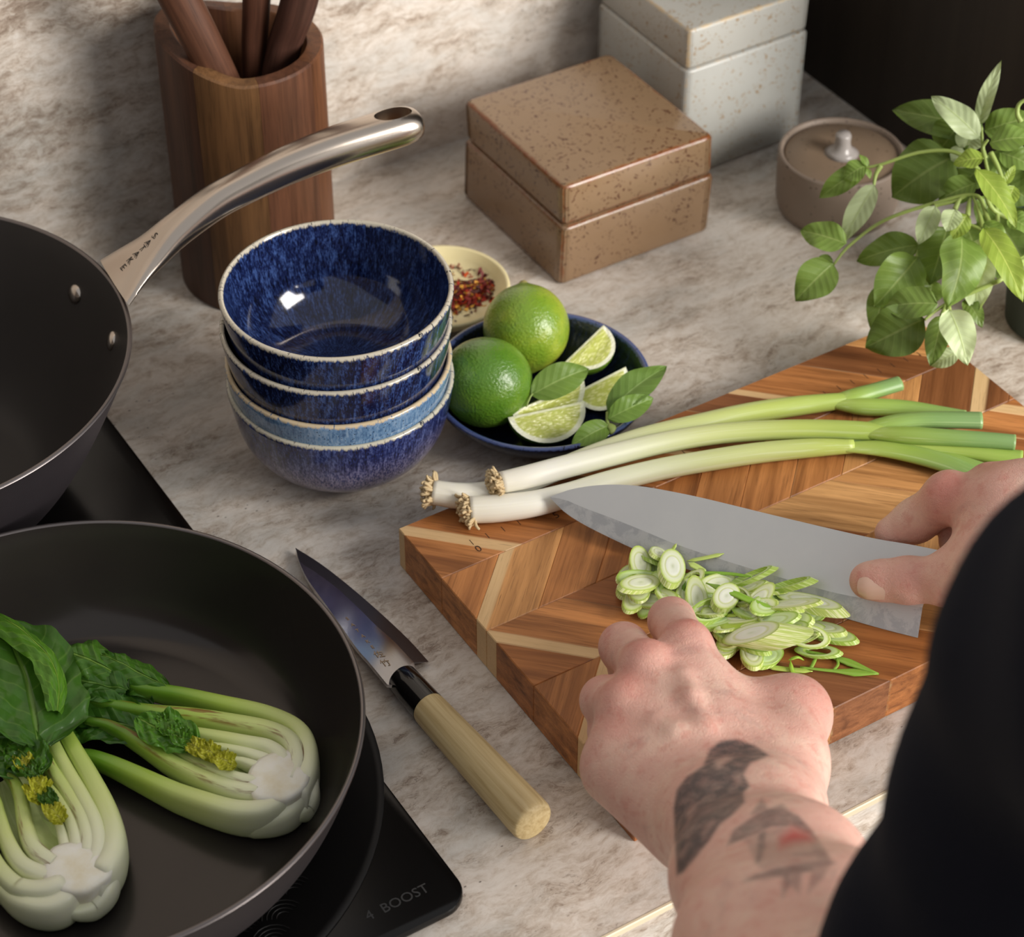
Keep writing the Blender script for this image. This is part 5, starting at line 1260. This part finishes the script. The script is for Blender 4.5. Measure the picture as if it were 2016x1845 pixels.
# first web: index metacarpal to thumb
S_.cone((carp['i']+mcp['i'])/2-thin*.010, (Tc+Tm)/2-thin*.006, .0140, .0140, .020)
S_.cone(mcp['i']-thin*.012-nrm(mcp['i']-carp['i'])*.012, Tm-thin*.006, .0105, .0120, .018)
# knuckles and tendons
for f, r in (('i', .0118), ('m', .0118), ('r', .0108), ('p', .0098)):
    S_.cone(mcp[f]+thin*.001, mcp[f]+thin*.0014, r, r, .005)
    S_.cone(mcp[f]+thin*.0035, carp[f]+thin*.0030+(mcp[f]-carp[f])*.25, .0042, .0030, .007)
# fingers bent down to the board
tips = {'i': J(1352, 1330, .0380), 'm': J(1262, 1372, .0380), 'r': J(1222, 1450, .0380), 'p': J(1228, 1500, .0370)}
for f, r in (('i', (.0116, .0114, .0100, .0087)), ('m', (.0118, .0118, .0102, .0088)), ('r', (.0112, .0118, .0100, .0085)), ('p', (.0096, .0090, .0082, .0074))):
    dip = pip[f]+(tips[f]-pip[f])*.5+nrm(pip[f]-mcp[f])*.004
    S_.chain([mcp[f]-thin*.001, pip[f], dip, tips[f]], r, .0035)
# a couple of veins
S_.chain([J(1385, 1420, .1000), J(1360, 1370, .1005), J(1345, 1330, .0990)], [.0009, .0010, .0008], .009)
S_.chain([J(1390, 1440, .0995), J(1330, 1440, .0985), J(1290, 1425, .0970)], [.0008, .0009, .0007], .009)
VL, FL = S_.mesh(2)
# ---------- right hand pinching the blade
S_ = SDF((.545, .49, .028), (.80, .70, .175), .0014)
kq = lambda x, y, o: on_plane(x, y, heel, KN)+KN*o
tt = [kq(1718, 1146, .0108), kq(1790, 1146, .0118), kq(1872, 1146, .0165), kq(1960, 1130, .026)]
S_.chain(tt, [.0098, .0114, .0118, .0150], .006)
S_.cone(kq(1708, 1146, .0092), kq(1735, 1146, .0100), .0080, .0105, .004)
ix = [kq(1985, 1010, .016), kq(1868, 984, .006), kq(1800, 1022, -.0085), kq(1752, 1046, -.0105)]
S_.chain(ix, [.0150, .0126, .0112, .0090], .005)
S_.cone(kq(1868, 972, .006), kq(1872, 970, .007), .0095, .0095, .006)
mx_ = [kq(2050, 985, .012), kq(1950, 962, .002), kq(1905, 1010, -.016), kq(1880, 1060, -.016)]
S_.chain(mx_, [.0145, .0125, .0110, .0095], .004)
rx_ = [kq(2090, 1000, .004), kq(2000, 985, -.008), kq(1965, 1040, -.022), kq(1960, 1090, -.018)]
S_.chain(rx_, [.0135, .0115, .0105, .0092], .004)
pxx = [kq(2120, 1030, -.004), kq(2050, 1020, -.016), kq(2025, 1070, -.024), kq(2020, 1110, -.020)]
S_.chain(pxx, [.0120, .0105, .0095, .0085], .004)
RW = np.array([.705, .545, .105])
for p, r in ((ix[0], .016), (mx_[0], .016), (rx_[0], .015), (pxx[0], .0135)): S_.cone(p, RW+(p-RW)*.15, r, .019, .018)
S_.cone(tt[3], RW, .0165, .019, .02); S_.cone(tt[2], ix[0], .0085, .0130, .012); S_.cone(tt[3], ix[0], .012, .014, .016)
S_.cone(RW, RW+np.array([.045, -.06, .03]), .0200, .0230, .016)
VR, FR = S_.mesh(2)
# ---------- skin: redness over the knuckles, tattoo inked on the forearm
def inpoly(P, poly):
    x, y = P[:, 0], P[:, 1]; ins = np.zeros(len(P), bool); n = len(poly)
    for i in range(n):
        (x1, y1), (x2, y2) = poly[i], poly[(i+1) % n]
        c = ((y1 > y) != (y2 > y)) & (x < (x2-x1)*(y-y1)/((y2-y1) if y2 != y1 else 1e-9)+x1); ins ^= c
    return ins
def soft_poly(P, poly, w=7.0):
    """1 inside, falling to 0 over w pixels"""
    ins = inpoly(P, poly); d = np.full(len(P), 1e9); n = len(poly)
    for i in range(n):
        a, b = np.array(poly[i], float), np.array(poly[(i+1) % n], float); e = b-a
        t_ = np.clip(((P-a)@e)/(e@e+1e-9), 0, 1); d = np.minimum(d, np.linalg.norm(P-a-t_[:, None]*e, axis=1))
    return np.clip(.5+np.where(ins, d, -d)/w, 0, 1)
def normals(V, F):
    n = np.cross(V[F[:, 2]]-V[F[:, 0]], V[F[:, 3]]-V[F[:, 1]]); N = np.zeros_like(V)
    for i in range(4): np.add.at(N, F[:, i], n)
    return N/np.maximum(np.linalg.norm(N, axis=1), 1e-12)[:, None]
TATTOO = [ ([(1440, 1646), (1480, 1612), (1540, 1596), (1590, 1630), (1632, 1690), (1590, 1700), (1540, 1706), (1500, 1712), (1486, 1696), (1470, 1660)], .34), ([(1520, 1650), (1560, 1636), (1600, 1660), (1570, 1676), (1530, 1690)], .30),
 ([(1478, 1604), (1500, 1570), (1512, 1592), (1540, 1582), (1556, 1598), (1510, 1606)], .5), ([(1540, 1722), (1580, 1712), (1574, 1760), (1556, 1744), (1540, 1770)], .5), ([(1600, 1700), (1640, 1694), (1620, 1730), (1590, 1760)], .45),  # polygon, strength
 ([(1398, 1475), (1420, 1458), (1452, 1456), (1490, 1470), (1514, 1488), (1478, 1502), (1464, 1524), (1476, 1548), (1464, 1560), (1466, 1580), (1440, 1606), (1418, 1622), (1400, 1650), (1372, 1686), (1345, 1718), (1332, 1724), (1328, 1640), (1326, 1590), (1332, 1556), (1352, 1530), (1384, 1508)], .92),
 ([(1432, 1664), (1444, 1634), (1476, 1612), (1506, 1592), (1540, 1590), (1572, 1606), (1600, 1636), (1618, 1668), (1600, 1650), (1560, 1628), (1520, 1628), (1492, 1642), (1470, 1650)], .72),
 ([(1492, 1642), (1510, 1632), (1508, 1668), (1498, 1700), (1486, 1700)], .70),
 ([(1510, 1640), (1540, 1626), (1552, 1630), (1522, 1650), (1514, 1680)], .40),
 ([(1462, 1736), (1488, 1722), (1530, 1708), (1580, 1698), (1630, 1690), (1645, 1700), (1600, 1716), (1556, 1722), (1558, 1742), (1548, 1750), (1540, 1726), (1500, 1730)], .66),
 ([(1556, 1678), (1600, 1672), (1630, 1680), (1600, 1688), (1560, 1688)], .5), ([(1590, 1650), (1622, 1668), (1640, 1700), (1620, 1706), (1600, 1680)], .55)]
GAPS = [([(1406, 1500), (1430, 1488), (1440, 1494), (1416, 1512)], .55), ([(1442, 1528), (1458, 1524), (1462, 1540), (1450, 1548)], .35), ([(1352, 1600), (1366, 1580), (1372, 1590), (1356, 1616)], .3), ([(1380, 1640), (1404, 1612), (1408, 1618), (1384, 1654)], .3)]
RED = [([(1536, 1650), (1560, 1632), (1590, 1642), (1600, 1656), (1560, 1660), (1536, 1670)], .9)]
def skin_attrs(V, F, knuckles, tattoo):
    N = normals(V, F); P = pxl(V); face = np.clip(((CAM-V)*N).sum(1)/np.linalg.norm(CAM-V, axis=1)*12+.6, 0, 1)
    red = np.zeros(len(V)); ink = np.zeros(len(V)); rd = np.zeros(len(V))
    for c, r, s in knuckles: red = np.maximum(red, s*np.exp(-(np.linalg.norm(V-c, axis=1)/r)**2))
    if tattoo:
        for pl, s in TATTOO: ink = np.maximum(ink, soft_poly(P, pl)*s)
        for pl, s in GAPS: ink *= 1-soft_poly(P, pl, 10)*s
        for pl, s in RED: rd = np.maximum(rd, soft_poly(P, pl, 22)*s)
        ink *= face; rd *= face
    return {'red': red, 'ink': ink, 'redink': rd}
kn = [(mcp[f]+thin*.01, .013, 1.0 if f != 'p' else .6) for f in 'imrp']+[(pip[f]+thin*.006, .011, .8) for f in 'imr']+[(Tm+np.array([.006, -.003, .012]), .018, .7)]
kr = [(kq(1868, 970, .016), .016, 1.0), (kq(1955, 955, .012), .014, .9), (kq(1715, 1150, .016), .010, .6), (kq(1800, 1150, .02), .012, .4)]
aL, aR = skin_attrs(VL, FL, kn, True), skin_attrs(VR, FR, kr, False)
t = NT('skin'); v = t.obj()
n1 = t.noise(v, 60, 5, .6); n2 = t.noise(v, 420, 3, .6); n3 = t.noise(v, 18, 3, .5)
cr = t.vor(t.mix(.006, v, t.noise(v, 90, 3, .6, 0, 'Color'), 'LINEAR_LIGHT'), 520, 'DISTANCE_TO_EDGE')
base = t.mix(n3, C(230, 186, 170), C(222, 170, 155)); base = t.mix(t.step(n1, .4, .7), base, C(232, 194, 176))
blot = t.noise(v, 130, 4, .65)
base = t.mix(t.math('MULTIPLY', t.step(blot, .50, .68), .40), base, C(206, 132, 118))
base = t.mix(t.math('MULTIPLY', t.step(t.noise(t.map(v, (1, 1, 1), (3, 1, 2)), 34, 4, .6, .8), .56, .70), .30), base, C(170, 134, 128))
base = t.mix(t.math('MULTIPLY', t.attr('red'), .62), base, C(200, 108, 96))
ink = t.math('MULTIPLY', t.attr('ink'), t.ramp(t.noise(t.map(v, (1, 1, 1)), 150, 4, .6), [(.3, (.72,)*3), (.6, (1,)*3)]))
base = t.mix(ink, base, t.mix(n1, C(62, 58, 60), C(88, 82, 82)))
base = t.mix(t.attr('redink'), base, C(196, 84, 80))
M_skin = t.P(col=base, rough=t.math('ADD', .40, t.math('MULTIPLY', n2, .12)), spec=.38, sss=.14, ssss=.005, sssr=(1, .38, .22), nor=t.bump(t.math('ADD', t.math('MULTIPLY', t.step(cr, 0, .12), .5), n2), .36, .0008))
person = thing('person', 'person in a dark navy jumper slicing on the board, bare tattooed forearm', 'person', (.45, .33, -.9))
nL = len(VL)
mk('body', np.vstack([VL, VR]), np.vstack([FL, FR+nL]), M_skin, person, attrs={k: np.r_[aL[k], aR[k]] for k in aL})
# thumb nail
M_nail = flat('nail', C(222, 186, 166), .24, spec=.5, sss=.1, ssss=.003)
nc = kq(1722, 1152, .0108); na = nrm(kq(1700, 1152, 0)-kq(1790, 1152, 0)); nn_ = nrm(KN*.9-nrm(np.cross(na, KN))*(.28 if np.cross(na, KN)[2] > 0 else -.28)); nb = nrm(np.cross(nn_, na)); nn_ = np.cross(na, nb)
V, F = [], []
for i in range(11):
    for j in range(9):
        f, s = i/10*2-1, j/8*2-1
        w = .0068*(1-.12*max(f, 0)**2-.0*f); ln = .0072; k_ = 1-.25*max(f, 0)**3*abs(s)**2
        th_ = s*.85
        V.append(nc+na*(f*ln*(1-.30*s*s*(f > 0)*f-.12*s*s*(f < 0)*-f))+nb*(w*math.sin(th_)/math.sin(.85))+nn_*(.0100*math.cos(th_)+.0008-(.0016 if f > .0 else .0)*f*f))
F = [(i*9+j, i*9+j+1, (i+1)*9+j+1, (i+1)*9+j) for i in range(10) for j in range(8)]
mk('thumbnail', V, F, M_nail, person)
# ---------- jumper: sleeve of the near arm up to the shoulder, chest, far sleeve
S_ = SDF((.22, -.08, .0), (.95, .66, .66), .006)
dep = lambda x, y, d: CAM+ray(x, y)*d
UA = [dep(1945, 1930, .74), dep(2130, 1560, .68), dep(2255, 1310, .63), dep(2470, 1310, .58)]
SHL, SHR = np.array([.395, .235, .500]), np.array([.760, .120, .500])
S_.chain([ELB+np.array([.012, -.012, -.004]), UA[0]], [.0400, .0510], .015)
S_.chain(UA+[SHL], [.0520, .0510, .0530, .0600, .0680], .02)
REL = np.array([.815, .330, .150])
S_.chain([RW+np.array([.018, -.024, .012]), REL, SHR], [.0350, .0480, .0680], .02)
S_.chain([SHL, (SHL+SHR)/2+np.array([0, -.03, .05]), SHR], [.060, .062, .060], .04)
X, Y, Z = np.meshgrid(*S_.ax, indexing='ij')
S_.D += (.0016*np.sin(X*46+Y*33+np.sin(Z*31)*1.8)*np.sin(Z*52-Y*37+X*23+np.sin(X*40)*1.1)).astype(np.float32)
VS, FS = S_.mesh(2)
t = NT('navy_knit'); v = t.obj()
n = t.noise(v, 700, 3, .6)
M_knit = t.P(col=t.mix(n, C(12, 14, 24), C(19, 21, 33)), rough=.95, sheen=.02, spec=.12, nor=t.bump(n, .5, .001))
mk('jumper', VS, FS, M_knit, person)
